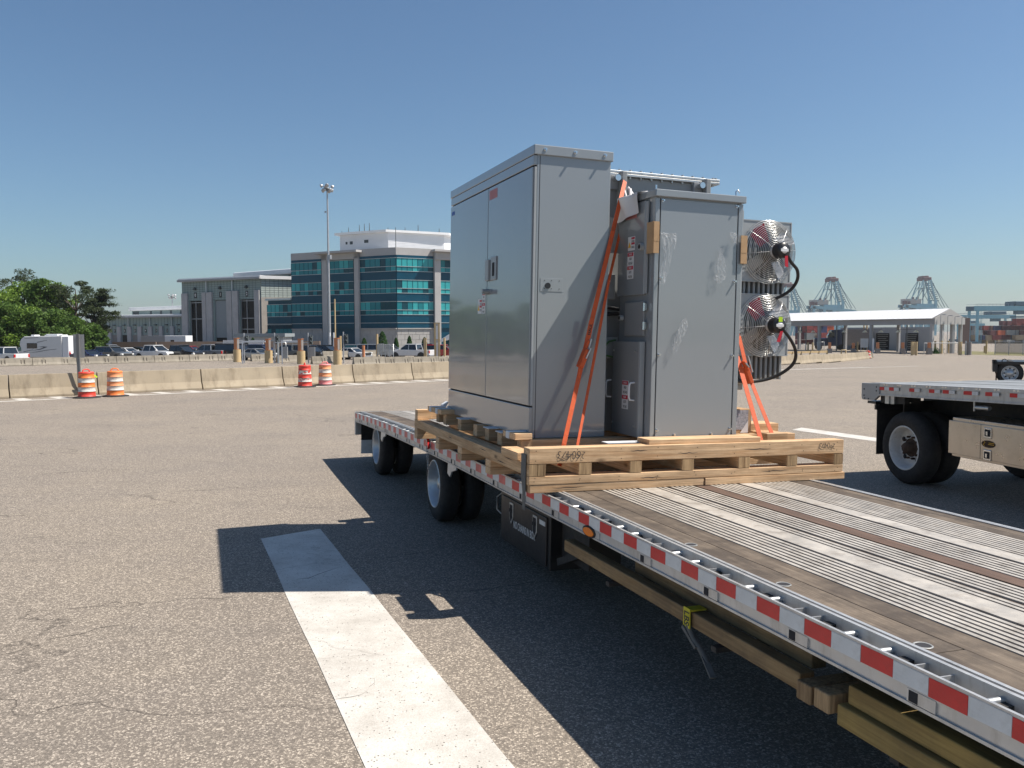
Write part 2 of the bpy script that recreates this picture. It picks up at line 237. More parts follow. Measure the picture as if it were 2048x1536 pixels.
# ---------------------------------------------------------------- mesh helpers
class MB:
    def __init__(s,fn=None): s.v=[];s.f=[];s.m=[];s.s=[];s.fn=fn
    def add(s,vs,fs,m=0,sm=False):
        o=len(s.v); s.v+= [tuple(v) for v in vs]
        for f in fs: s.f.append(tuple(i+o for i in f)); s.m.append(m); s.s.append(sm)
        return s
    def box(s,x0,x1,y0,y1,z0,z1,m=0,n=1):
        """n > 1 cuts the box along y"""
        if n==1: return s.add([(x,y,z) for z in(z0,z1) for y in(y0,y1) for x in(x0,x1)],[(0,2,3,1),(4,5,7,6),(0,1,5,4),(2,6,7,3),(0,4,6,2),(1,3,7,5)],m)
        vs=[];fs=[]
        for i in range(n+1):
            y=y0+(y1-y0)*i/n; vs+=[(x0,y,z0),(x1,y,z0),(x1,y,z1),(x0,y,z1)]
        for i in range(n):
            a=i*4
            for k in range(4): fs.append((a+k,a+(k+1)%4,a+4+(k+1)%4,a+4+k))
        e=n*4; fs+=[(3,2,1,0),(e,e+1,e+2,e+3)]
        return s.add(vs,fs,m)
    def quad(s,*p,m=0): return s.add(p,[tuple(range(len(p)))],m)
    def beam(s,p,q,w,h=None,m=0,up=(0,0,1)):
        p=Vector(p);q=Vector(q);h=h or w;d=(q-p).normalized();u=Vector(up)
        if abs(d.dot(u))>.98:u=Vector((0,1,0))
        r=d.cross(u).normalized()*w/2; t=r.cross(d).normalized()*h/2
        return s.add([p-r-t,p+r-t,p+r+t,p-r+t,q-r-t,q+r-t,q+r+t,q-r+t],[(3,2,1,0),(4,5,6,7),(0,1,5,4),(1,2,6,5),(2,3,7,6),(3,0,4,7)],m)
    def cyl(s,p,q,r0,r1=None,n=12,m=0,caps=True,sm=True):
        p=Vector(p);q=Vector(q);r1=r0 if r1 is None else r1;d=(q-p).normalized();u=Vector((0,0,1)) if abs(d.z)<.9 else Vector((1,0,0))
        a=d.cross(u).normalized();b=d.cross(a)
        vs=[p+(a*math.cos(t)+b*math.sin(t))*r0 for t in [2*math.pi*i/n for i in range(n)]]+[q+(a*math.cos(t)+b*math.sin(t))*r1 for t in [2*math.pi*i/n for i in range(n)]]
        s.add(vs,[(i,(i+1)%n,n+(i+1)%n,n+i) for i in range(n)],m,sm)
        if caps: s.add(vs,[tuple(range(n))[::-1],tuple(range(n,2*n))],m)
        return s
    def tube(s,pts,r,n=6,m=0,closed=False,sm=True):
        P=[Vector(p) for p in pts];k=len(P);vs=[];pa=None
        for i,p in enumerate(P):
            d=(P[(i+1)%k]-P[i-1]) if closed else (P[min(i+1,k-1)]-P[max(i-1,0)]); d.normalize()
            if pa is None: u=Vector((0,0,1)) if abs(d.z)<.9 else Vector((1,0,0)); a=d.cross(u).normalized()
            else: a=(pa-d*pa.dot(d)).normalized()
            pa=a;b=d.cross(a); rr=r[i] if isinstance(r,(list,tuple)) else r
            vs+=[p+(a*math.cos(2*math.pi*j/n)+b*math.sin(2*math.pi*j/n))*rr for j in range(n)]
        fs=[]
        for i in range(k if closed else k-1):
            o=i*n;o2=((i+1)%k)*n
            fs+=[(o+j,o+(j+1)%n,o2+(j+1)%n,o2+j) for j in range(n)]
        s.add(vs,fs,m,sm)
        if not closed: s.add(vs,[tuple(range(n))[::-1],tuple(range((k-1)*n,k*n))],m)
        return s
    def lathe(s,c,ax,prof,n=24,m=0,sm=True):
        """prof: (radius, distance along the axis)"""
        c=Vector(c);ax=Vector(ax).normalized();u=Vector((0,0,1)) if abs(ax.z)<.9 else Vector((1,0,0));a=ax.cross(u).normalized();b=ax.cross(a);vs=[]
        for r,h in prof: vs+=[c+ax*h+(a*math.cos(2*math.pi*j/n)+b*math.sin(2*math.pi*j/n))*r for j in range(n)]
        fs=[]
        for i in range(len(prof)-1):
            o=i*n; fs+=[(o+j,o+(j+1)%n,o+n+(j+1)%n,o+n+j) for j in range(n)]
        return s.add(vs,fs,m,sm)
    def disc(s,c,ax,r,n=20,m=0):
        c=Vector(c);ax=Vector(ax).normalized();u=Vector((0,0,1)) if abs(ax.z)<.9 else Vector((1,0,0));a=ax.cross(u).normalized();b=ax.cross(a)
        return s.add([c+(a*math.cos(2*math.pi*j/n)+b*math.sin(2*math.pi*j/n))*r for j in range(n)],[tuple(range(n))],m)
    def prism(s,prof,axis,a0,a1,m=0,n=1,closed=True):
        """prof in the two other axes, in order (x,y,z without axis)"""
        def P(t,p): l=list(p); l.insert(axis,t); return tuple(l)
        k=len(prof);vs=[];fs=[]
        for i in range(n+1): vs+=[P(a0+(a1-a0)*i/n,p) for p in prof]
        for i in range(n):
            for j in range(k if closed else k-1): fs.append((i*k+j,i*k+(j+1)%k,(i+1)*k+(j+1)%k,(i+1)*k+j))
        if closed: fs+=[tuple(range(k))[::-1],tuple(range(n*k,(n+1)*k))]
        return s.add(vs,fs,m)
    def mesh(s,name,mats):
        me=bpy.data.meshes.new(name); v=s.v if not s.fn else [s.fn(p) for p in s.v]
        me.from_pydata([tuple(p) for p in v],[],s.f)
        for k in (mats if isinstance(mats,(list,tuple)) else [mats]): me.materials.append(M[k])
        me.polygons.foreach_set('material_index',s.m); me.polygons.foreach_set('use_smooth',s.s); me.update(); return me
def ob(name,data,parent=None,loc=None,mat=None):
    o=bpy.data.objects.new(name,data); COL.objects.link(o)
    if parent: o.parent=parent
    if mat is not None: o.matrix_local=mat
    elif loc is not None: o.location=loc
    return o
def part(name,mb,mats,parent=None,bevel=0,label=None,loc=None,mat=None,kind=None,fix=True):
    me=mb.mesh(name,mats)
    if fix:
        import bmesh; b=bmesh.new(); b.from_mesh(me); bmesh.ops.recalc_face_normals(b,faces=b.faces); b.to_mesh(me); b.free()
    o=ob(name,me,parent,loc,mat)
    if bevel: md=o.modifiers.new('bevel','BEVEL'); md.width=bevel; md.segments=2; md.limit_method='ANGLE'; md.harden_normals=False
    if label: o['label']=label
    if kind: o['kind']=kind
    return o
def tag(o,label,cat,group=None):
    o['label']=label; o['category']=cat
    if group: o['group']=group
    return o
def thing(name,label,cat,loc=(0,0,0),rz=0,group=None,mat=None):
    o=bpy.data.objects.new(name,None); COL.objects.link(o); o.empty_display_size=.3
    if mat is not None: o.matrix_world=mat
    else: o.location=loc; o.rotation_euler=(0,0,rz)
    return tag(o,label,cat,group)
def struct(name,mb,mats,fix=True): o=part(name,mb,mats,fix=fix); o['kind']='structure'; return o
def tree_of(o): return [(c,tree_of(c)) for c in o.children]
def dup(o,label=None,loc=None,rz=None,group=None):
    T=tree_of(o)
    def rec(src,tree,par):
        c=src.copy(); COL.objects.link(c)
        if par: c.parent=par
        for ch,sub in tree: rec(ch,sub,c)
        return c
    r=rec(o,T,None)
    if loc is not None: r.location=loc
    if rz is not None: r.rotation_euler=(0,0,rz)
    if label: r['label']=label
    if group: r['group']=group
    return r
_tx={}
def textmesh(s,mat,bold=.0):
    k=(s,mat,bold)
    if k not in _tx:
        cu=bpy.data.curves.new('text','FONT'); cu.body=s; cu.align_x='CENTER'; cu.align_y='CENTER'; cu.size=1; cu.offset=bold; cu.extrude=.004
        t=bpy.data.objects.new('text',cu); COL.objects.link(t); bpy.context.view_layer.update()
        me=bpy.data.meshes.new_from_object(t); me.name='lettering'; bpy.data.objects.remove(t); me.materials.clear(); me.materials.append(M[mat]); _tx[k]=me
    return _tx[k]
def lettering(s,mat,parent,pos,right,up,size,sx=1,bold=0,name='lettering'):
    r=Vector(right).normalized();u=Vector(up).normalized();n=r.cross(u)
    m=Matrix(((r.x,u.x,n.x,0),(r.y,u.y,n.y,0),(r.z,u.z,n.z,0),(0,0,0,1)))
    return ob(name,textmesh(s,mat,bold),parent,mat=Matrix.Translation(pos)@m@Matrix.Diagonal((size*sx,size,size,1)))
# ================================================================ THE SETTING
g=MB(); ys=[-80,-20,0,10,20,30,42,50,60,70,80,90,110,150,210,260,320,420,700,1500,3500]; xs=[-3500,-900,-300,-120,-60,-30,-10,10,30,60,120,300,900,3500]
g.v=[(x,y,gz(y)) for y in ys for x in xs]; nx=len(xs)
for j in range(len(ys)-1):
    for i in range(nx-1): g.f.append((j*nx+i,j*nx+i+1,(j+1)*nx+i+1,(j+1)*nx+i)); g.m.append(0); g.s.append(False)
struct('ground',g,'asphalt')
def sheet(name,pts,mat='road_paint',dz=.004):
    m=MB(); m.add([(p[0],p[1],gz(p[1])+dz) for p in pts],[tuple(range(len(pts)))]); return struct(name,m,mat)
# foreground bar: edges run on towards and past the camera
l0,l1,r0,r1=Vector((-2.809,9.365)),Vector((-.786,4.36)),Vector((-2.257,9.836)),Vector((.007,4.354))
m=MB(); n=16; R2=random.Random(3)
for i in range(n+1):
    t=i/n*2.2; a=l0.lerp(l1,t); b=r0.lerp(r1,t); w=lambda k:R2.uniform(-.006,.006)
    m.v+=[(a.x+w(0),a.y,.004),(b.x+w(0),b.y,.004)]
    if i<n: m.f.append((2*i,2*i+1,2*i+3,2*i+2)); m.m.append(0); m.s.append(False)
struct('painted_line',m,'road_paint')
sheet('painted_line',[gnd(1584,860),gnd(1603,855.5),gnd(1746,875),gnd(2300,938),gnd(2300,955),gnd(1746,882.5)])
BU=Vector((.78057,.62507)); BN=Vector((.62507,-.78057))      # along and in front of the near barrier
B0=Vector((-18.067,29.906))
def bpt(s,o): p=B0+BU*s+BN*o; return p
m=MB()
for i in range(24):
    s=-22+i*3.6; s2=s+3.6; a,b,c,d=bpt(s,1.52),bpt(s2,1.52),bpt(s2,1.22),bpt(s,1.22)
    m.add([(p.x,p.y,gz(p.y)+.004) for p in (a,b,c,d)],[(0,1,2,3)])
struct('edge_line',m,'road_paint')
m=MB()
for i in range(68):
    s=-22+i*1.18
    a,b,c,d=bpt(s,1.21),bpt(s+.40,1.21),bpt(s+.28,.12),bpt(s-.12,.12)
    m.add([(p.x,p.y,gz(p.y)+.004) for p in (a,b,c,d)],[(0,1,2,3)])
struct('hatching',m,'road_paint')
def crack(pts,w,seed):
    r=random.Random(seed); P=[gnd(x,y) for x,y in pts]; Q=[]
    for i in range(len(P)-1):
        n=max(2,int((P[i+1]-P[i]).length/.12))
        for k in range(n): Q.append(P[i].lerp(P[i+1],k/n)+Vector((r.gauss(0,.012),r.gauss(0,.02),0)))
    Q.append(P[-1]); m=MB(); n=len(Q)
    for i,q in enumerate(Q):
        ww=w*(.25+r.random())*min(1,3*i/n+.1,3*(n-1-i)/n+.1); m.v+=[(q.x,q.y-ww/2,gz(q.y)+.0042),(q.x,q.y+ww/2,gz(q.y)+.0042)]
        if i<n-1: m.f.append((2*i,2*i+2,2*i+3,2*i+1)); m.m.append(0); m.s.append(False)
    return struct('pavement_crack',m,'crack_dark',fix=False)
plain('crack_dark',(.045,.038,.033),.95)
for k,(pts,w) in enumerate((([(-120,1335),(0,1311),(62,1296),(95,1282),(150,1267),(196,1259),(282,1238),(360,1218)],.010),([(405,1201),(450,1196),(492,1190)],.007),([(575,1163),(618,1155),(655,1143),(694,1130)],.016),([(700,1129),(800,1112),(870,1100),(1000,1068)],.010),([(664,1402),(700,1396),(735,1381),(748,1368),(742,1358)],.010),([(512,797),(573,800),(622,797),(720,791)],.03),([(690,828),(770,820),(840,812),(894,803)],.025),([(0,960),(90,948),(210,940),(330,938)],.014),([(1560,806),(1640,800),(1700,790),(1760,786)],.02),([(0,1085),(60,1076),(140,1072)],.010),([(1760,745),(1850,742),(1980,733)],.03))): crack(pts,w,k)
# grass verge by the right fence
sheet('grass_strip',[gnd(1915,708.5),gnd(2060,712),gnd(2060,706),gnd(1925,702)],'grass',.01)
# ---------------------------------------------------------------- concrete barriers
JP=[(-.30,0),(-.30,.075),(-.175,.33),(-.08,.83),(.08,.83),(.175,.33),(.30,.075),(.30,0)]
def barrier(p,rz,L,label,group,mat,slots=0,oldz=None):
    t=MB(); t.prism([(y,z) for y,z in JP],0,.02,L-.02,n=max(1,int(L/1.2)))
    q=thing('concrete_barrier',label,'barrier',p,rz,group)
    part('barrier_body',t,mat,q,bevel=.012)
    if slots:
        for k in range(slots):
            x=L*(k+.5)/slots
            for dx in (-.16,.16):
                sl=MB(); sl.beam((x+dx,-.125,.60),(x+dx,-.225,.22),.055,.03); sl.beam((x+dx-.05,-.128,.585),(x+dx+.02,-.135,.58),.03,.05); sl.beam((x+dx-.01,-.226,.22),(x+dx+.06,-.232,.215),.03,.05)
                part('lifting_slot',sl,'slot_dark',q)  # dark strips standing proud; the shade of the recess is their colour
    return q
AZ=math.atan2(BU.y,BU.x)
js=[-22,-17.5,-12.8,-8.2,-3.6,.3,3.21,7.10,10.58,13.96,17.11,20.6,24.2,28,32,36.5]
nm=['far left, outside the frame to the left edge']*4
lbl1=['long beige concrete barrier running out of the left edge of the photo','beige barrier piece behind the leftmost traffic drum, foot of the sign post beside it','beige barrier piece to the right of the second orange drum','beige barrier piece between the two pairs of drums, shadow gap at its right end','beige barrier piece whose right end is behind the torn red drum','beige barrier piece behind the pink topped drum','beige barrier piece with a vertical crack, second from the tall grey cabinet','last beige barrier piece before the tall grey cabinet hides the row']
for i in range(len(js)-1):
    p=B0+BU*js[i]-BN*.28; k=i-4
    lab=lbl1[k] if 0<=k<len(lbl1) else ('beige barrier piece of the near row beyond the left edge, number %d out'%(4-i) if k<0 else 'beige barrier piece of the near row hidden behind the grey cabinets')
    if k<0: lab='beige barrier piece of the near row beyond the left edge'
    barrier((p.x,p.y,gz(p.y)-.0),AZ,js[i+1]-js[i],lab,'near row of concrete barriers','barrier_concrete')
# second row: joints seen at these columns
S0=Vector((-54.2,90.0))
def s_of(x,P):
    k=ray(x,710).x/ray(x,710).y; return (k*P.y-P.x)/(BU.x-k*BU.y)
cols=[-420,-330,-250,-170,-90,-15,64,152,232,308,378,435,476]
words=['','','','','','in front of the leftmost white pickup','in front of the motorhome','right behind the sign post','in front of the grey wagon','in front of the white crew cab pickup','in front of the black crew cab pickup','last before the tan bollards']
for i in range(len(cols)-1):
    a,b=s_of(cols[i],S0),s_of(cols[i+1],S0); p=S0+BU*a
    barrier((p.x,p.y,gz(p.y)),AZ,b-a,'weathered grooved barrier of the far row, '+(words[i] or 'beyond the left edge'),'far row of weathered barriers','barrier_old',2)
for x0,x1,yb,w in ((502,529,722.5,'between the first and second tan bollards'),(553,594,725.5,'between the second and third tan bollards'),(623,668,728,'between the third and fourth tan bollards'),(480,498,720,'short end seen just right of the first tan bollard')):
    p=gnd(x0,yb); q=Vector((p.x,p.y)); b=s_of(x1,q); barrier(p,AZ,max(b,1.3),'weathered grooved barrier '+w,'lane barriers at the bollards','barrier_old',1)
S1=Vector((-15.8,83.)); S1=S1.copy()
cols=[706,769,825,876,905,940]; words=['just right of the fourth tan bollard','under the row of silver crowd fence panels','in front of the white pickup','at the foot of the tan framed sign','behind the tall grey cabinet']
for i in range(5):
    a,b=s_of(cols[i],S1),s_of(cols[i+1],S1); p=S1+BU*a; barrier((p.x,p.y,gz(p.y)),AZ,b-a,'weathered grooved barrier '+words[i],'right hand run of weathered barriers','barrier_old',2)
S2=Vector((-23.6,105.)); cols=[645,712,779,836]
for i in range(3):
    a,b=s_of(cols[i],S2),s_of(cols[i+1],S2); p=S2+BU*a; barrier((p.x,p.y,gz(p.y)+.28),AZ,b-a,'low barrier seen over the top of the right hand run, '+['left piece','middle piece','right piece'][i],'rearmost barriers','barrier_old')
a=gnd(1545,730.5);b=gnd(1740,716.5); d=(b-a); L=Vector((d.x,d.y)).length; az=math.atan2(d.y,d.x)
for i in range(5):
    p=a+d*(i/5); barrier((p.x,p.y,gz(p.y)),az,L/5,'pale barrier of the right hand row, '+['partly behind the lower fan','right after the hanging black hose','in the middle of the row','second from the red drum','last one, touching the red drum'][i],'barriers in front of the canopy','barrier_concrete')
a=gnd(1744,716.5); t=MB(); t.prism([(y,z) for y,z in JP],0,0,1.6); q=thing('concrete_barrier','short barrier end standing square on, right of the red drum','barrier',a,az+1.2,'barriers in front of the canopy'); part('barrier_body',t,'barrier_old',q)
# ---------------------------------------------------------------- traffic drums
def drum(p,label,c1,c2,c3_,top,tilt=0,group='traffic drums along the near barrier',band=None):
    q=thing('traffic_drum',label,'traffic drum',p,R.uniform(0,3),group)
    b=MB(); b.lathe((0,0,0),(0,0,1),[(.46,0),(.46,.03),(.30,.06),(.27,.06)],28); part('rubber_base',b,'rubber',q)
    zz=[.05,.23,.39,.55,.71,.88]; rr=[.292,.285,.277,.268,.262,.255]; cs=[c3_,'drum_white',c2,'drum_white',c1]
    for k in range(5):
        m=MB(); r0_,r1_=rr[k],rr[k+1]; m.lathe((0,0,0),(0,0,1),[(r0_+.008,zz[k]),(r0_+.010,zz[k]+.012),(r0_-.002,zz[k]+.02),(r1_-.002,zz[k+1]-.012),(r1_+.006,zz[k+1]-.004)],28)
        part('band',m,cs[k],q,label=None)
    m=MB(); m.lathe((0,0,0),(0,0,1),[(.262,.875),(.262,.90),(.235,.925),(.0,.935)],28); part('lid',m,top,q)
    h=MB(); h.tube([(-.13,0,.92),(-.11,0,.99),(-.05,0,1.015),(.05,0,1.015),(.11,0,.99),(.13,0,.92)],.022,8); part('handle',h,top,q)
    return q
d1=drum(gnd(174,795.5),'leftmost traffic drum, red top and foot, in front of the sign post','drum_orange','drum_orange','drum_red','drum_red')
l=MB(); l.beam((.24,-.1,.80),(.33,-.12,.72),.03,.05); part('flag',l,'tag_green',d1)
drum(gnd(231,792.5),'second orange and white traffic drum from the left, orange lid','drum_orange_faded','drum_orange_faded','drum_orange','drum_orange')
d3=drum(gnd(610,774),'red traffic drum with torn white bands and crumpled top','drum_red','drum_red','drum_red','drum_red')
for k in range(60):       # ragged scraps of red film over the white bands
    a=R.uniform(0,6.28); z=R.choice([R.uniform(.25,.38),R.uniform(.57,.70)]); s=R.uniform(.02,.06); rad=.284-.03*(z-.2)
    if k==0: sc=MB()
    da=s/.28; sc.add([(rad*math.cos(a-da),rad*math.sin(a-da),z-s*.4),(rad*math.cos(a+da),rad*math.sin(a+da),z-s*.3),(rad*math.cos(a+da*.6),rad*math.sin(a+da*.6),z+s*.4),(rad*math.cos(a-da*.8),rad*math.sin(a-da*.8),z+s*.3)],[(0,1,2,3)])
part('torn_film',sc,'drum_red',d3,kind='stuff')
drum(gnd(650.5,770.5),'faded traffic drum with pink lid and pink foot','drum_orange_faded','drum_orange_faded','drum_pink','drum_pink')
drum(gnd(1736,717),'small red and white drum at the end of the right hand barriers','drum_red','drum_red','drum_red','drum_red',group='drum by the canopy')
# ---------------------------------------------------------------- roadside sign seen from behind
p=gnd(158,752); p=at(158,745,31.5); p.z=gz(31.5)
q=thing('road_sign','plain grey back of a tall rectangular sign on a post behind the first drum','sign',p,.12)
m=MB(); m.box(-.05,.05,-.04,.04,0,2.28); part('post',m,'post_dark',q,bevel=.004)
m=MB(); m.box(-.045,.045,.04,.055,1.40,2.26); m.box(-.19,.20,.056,.062,1.40,2.26); part('panel',m,'sign_back',q)
m=MB(); m.box(-.2,.2,-.3,-.28,.55,.8)
p2=B0+BU*2.9+BN*.22; q=thing('rust_plate','small rust red plate fixed to the barrier beside the leftmost drum','plate',(p2.x,p2.y,gz(p2.y)+.55),AZ); m=MB(); m.box(-.25,.12,-.02,.02,-.04,.24); part('plate',m,'hub_rust',q)
# ---------------------------------------------------------------- trees
def tree(p,H,W_,leaf,label,kind='broad',group='trees at the left',seed=0,lean=0,trunk=.35,n=1500,leafs=.34):
    r=random.Random(seed); q=thing('pine_tree' if kind=='pine' else 'broadleaf_tree',label,'tree',p,r.uniform(0,6),group)
    t=MB(); pts=[(0,0,-.3)]; x=y=0
    for i in range(1,7): x+=r.uniform(-.18,.18)+lean*.3; y+=r.uniform(-.18,.18); pts.append((x,y,H*.88*i/6))
    t.tube(pts,[trunk*(1-.14*i) for i in range(7)],8)
    blobs=[]
    nb=38 if kind=='broad' else 26
    for k in range(nb):
        if kind=='broad':
            z=H*(.16+.80*(k+.5)/nb); env=math.sin(math.pi*min(1,max(.05,(z/H-.02)/1.0))**.75)**.6; rad=W_*env*r.uniform(.30,1.05)
            s=W_*r.uniform(.18,.36)
        else:
            z=H*(.30+.66*(k+.5)/nb); rad=W_*(1.0-.35*abs(z/H-.65)*2)*r.uniform(.35,1.0); s=W_*r.uniform(.20,.34)
        a=k*2.4+r.uniform(-.5,.5); c=Vector((x*z/H+rad*math.cos(a),y*z/H+rad*math.sin(a),z))
        blobs.append((c,s)); j=min(5,int(z/H*6*.85)); t.tube([pts[j],(Vector(pts[j])+c)/2+Vector((0,0,-.1*rad)),c],[trunk*.28,trunk*.18,trunk*.07],5)
    part('trunk',t,'bark',q)
    lv=MB()
    for c,s in blobs:
        for _ in range(n//8 if kind=='broad' else n//7):
            d=Vector((r.gauss(0,1),r.gauss(0,1),r.gauss(0,1))).normalized()*(r.random()**.38)
            sq=.42 if kind=='pine' else .8
            o=c+Vector((d.x*s,d.y*s,d.z*s*sq)); a=Vector((r.gauss(0,1),r.gauss(0,1),r.gauss(0,.6))).normalized(); b=a.cross(Vector((r.gauss(0,1),r.gauss(0,1),r.gauss(0,1)))).normalized()
            L=leafs*r.uniform(.55,1.2); w=L*(.30 if kind=='pine' else .5)
            lv.add([o-a*L*.5,o+b*w*.5,o+a*L*.5,o-b*w*.5],[(0,1,2,3)])
    part('crown',lv,leaf,q,fix=False); return q
TR=[(-8,128,577,5.0,'leaf_bright','broad','bright green tree at the left edge above the white pickup'),
(28,150,536,5.2,'leaf_pine','pine','dark round topped tree rising behind the bright ones at the left edge'),
(52,132,566,4.2,'leaf_bright','broad','green tree just right of the dark round topped one'),
(80,130,556,3.9,'leaf_mid','broad','slender green tree above the motorhome roof'),
(112,132,568,3.6,'leaf_bright','broad','fresh green tree directly left of the big pine'),
(150,128,560,4.6,'leaf_pine','pine','big dark pine, broadest crown of the group'),
(192,131,573,3.0,'leaf_pine','pine','ragged pine with bare sideways limbs, rightmost tall tree'),
(184,122,650,2.4,'leaf_mid','broad','low bushy tree right of the sign, over the parked cars'),
(20,118,610,4.4,'leaf_mid','broad','darker green tree low in front at the far left'),
(96,118,622,4.0,'leaf_mid','broad','low green tree filling in behind the motorhome'),
(138,120,640,3.4,'leaf_mid','broad','low shaded tree between motorhome and sign'),
(62,119,618,4.0,'leaf_bright','broad','low leafy tree over the front of the motorhome')]
for k,(x,Y,top,w,lf,kd,lab) in enumerate(TR):
    p=col(x,Y); H=at(x,top,Y).z-p.z; tq=tree(p,H,w,lf,lab,kd,seed=k+11,n=(1500 if kd=='broad' else 1700),leafs=.5)
    if x==192: ragged=tq
for k in range(9):    # the wood goes on outside the frame
    x=-90-k*95; p=col(x,125+8*(k%3)); tree(p,R.uniform(9.5,12),5.4,R.choice(['leaf_mid','leaf_bright','leaf_pine']),'tree of the same wood beyond the left edge of the photo','broad',seed=60+k,n=600,leafs=.8)
# the ragged pine's reaching limbs
p=col(192,131); rot=Matrix.Rotation(-ragged.rotation_euler.z,4,'Z')
t=MB(); lv=MB(); r=random.Random(5)
for (x0,y0,x1,y1) in ((188,600,222,596),(188,612,229,610),(188,624,215,628),(190,640,238,634),(189,590,216,582),(189,606,210,603)):
    a=at(x0,y0,131)-p; b=at(x1,y1,131)-p; t.tube([a,(a+b)/2+Vector((0,0,.12)),b],[.14,.09,.03],5)
    for i in range(7):
        f=.45+.6*i/7; c=a.lerp(b,f)
        for _ in range(85):
            o=c+Vector((r.gauss(0,.45),r.gauss(0,.6),r.gauss(0,.16)+.1)); d=Vector((r.gauss(0,1),r.gauss(0,1),r.gauss(0,.5))).normalized(); e=d.cross(Vector((0,0,1))).normalized()*.07; lv.add([o-d*.16,o+e,o+d*.16,o-e],[(0,1,2,3)])
part('limb',t,'bark',ragged,mat=rot); part('needles',lv,'leaf_pine',ragged,mat=rot,fix=False)
def shrub(x,Y,top,wpx,label,cone=True):
    p=col(x,Y); H=at(x,top,Y).z-p.z; w=wpx/1700*Y/2; q=thing('clipped_shrub',label,'shrub',p,0,'clipped shrubs along the office wall'); r=random.Random(int(x)); lv=MB()
    for _ in range(1500):
        z=r.random()**1.2; rad=w*(1-z**1.8)**.6*(r.random()**.3)*1.05; a=r.uniform(0,6.28); o=Vector((rad*math.cos(a),rad*math.sin(a),.2+z*(H-.2))); d=Vector((r.gauss(0,1),r.gauss(0,1),r.gauss(0,1))).normalized()*.14; e=d.cross(Vector((r.gauss(0,1),r.gauss(0,1),r.gauss(0,1)))).normalized()*.08
        lv.add([o-d,o+e,o+d,o-e],[(0,1,2,3)])
    t=MB(); t.cyl((0,0,-.1),(0,0,H*.6),.07,n=6); part('trunk',t,'bark',q); part('crown',lv,'leaf_shrub',q,fix=False)
for a in ((728.6,150,676,12,'small round shrub left of the big cone shrub'),(765,148,663,22,'largest cone shaped shrub against the office wall'),(792.5,150,676,11,'small shrub at the corner of the glass office'),(819,152,672,12,'pointed shrub above the white pickup'),(849,155,675,13,'pointed shrub behind the leaning tan post'),(506,140,676,13,'round shrub left of the second bollard, in front of the sand wall'),(344,150,681,6,'tiny shrub in front of the white box unit')): shrub(*a)
# ================================================================ BUILDINGS
def dirs(x): r=ray(x,690); return r.x/r.y
class Face:
    """a facade: starts at P (plan), runs along the plan direction D; converts picture columns and rows into u and z"""
    def __init__(s,P,D): s.P=Vector(P[:2]); s.D=Vector(D[:2]).normalized(); s.rz=math.atan2(s.D.y,s.D.x)
    def u(s,x): k=dirs(x); return (k*s.P.y-s.P.x)/(s.D.x-k*s.D.y)
    def z(s,x,y): q=s.P+s.D*s.u(x); return at(x,y,q.y).z
    def mat(s,origin): return Matrix.Translation((s.P.x-origin[0],s.P.y-origin[1],0))@Matrix.Rotation(s.rz,4,'Z')
GB=-1.2
# ---- glass office: corner, left face runs away to the left, right face away to the right
C=at(794,690,162).to_2d(); DL=Vector((-.883,.469)); DR=Vector((.879,.478))
far=Face(C,DL); uL=far.u(585); LP=C+DL*uL
FL=Face(LP,-DL); FR=Face(C,DR)
off=thing('office_building','four storey office block banded in teal glass with a white plant box on top','office building',(C.x,C.y,GB))
org=(C.x,C.y)
def fbox(F,u0,u1,w0,w1,z0,z1,m=0,mb=None):     # w: outward from the facade
    mb=mb or MB(); return mb.box(u0,u1,-w1,-w0,z0-GB,z1-GB,m)
uC=far.u(794)*-1+uL; UL=uL
rows=[(16.35,14.75,13.85),(12.2,10.6,9.7),(8.1,6.5,5.6)]
mL,mR=FL.mat(org),FR.mat(org)
# body

def plan(pts,z0,z1,mats,name,parent,origin=org):
    k=len(pts); mb=MB(); mb.add([(p.x-origin[0],p.y-origin[1],z) for z in (z0-GB,z1-GB) for p in pts],[tuple(range(k))[::-1],tuple(range(k,2*k))]+[(i,(i+1)%k,k+(i+1)%k,k+i) for i in range(k)])
    return part(name,mb,mats,parent)
RE=C+DR*36; back=Vector((.25,.97))
bn=Vector((.35,.94)); inner=C+bn*.35
plan([LP+bn*.35,inner,RE+bn*.35,RE+back*30,LP+back*34],GB,16.9,'glass_spandrel','core',off)
plan([LP,C,RE,RE+back*30,LP+back*34],16.9,18.3,'stone_column','parapet',off)
pane1=MB().box(0,1,0,.05,0,1).mesh('pane',['glass_teal']); pane2=MB().box(0,1,0,.05,0,1).mesh('pane',['glass_teal_bright']); pane3=MB().box(0,1,0,.05,0,1).mesh('pane',['glass_dark'])
RP=random.Random(12)
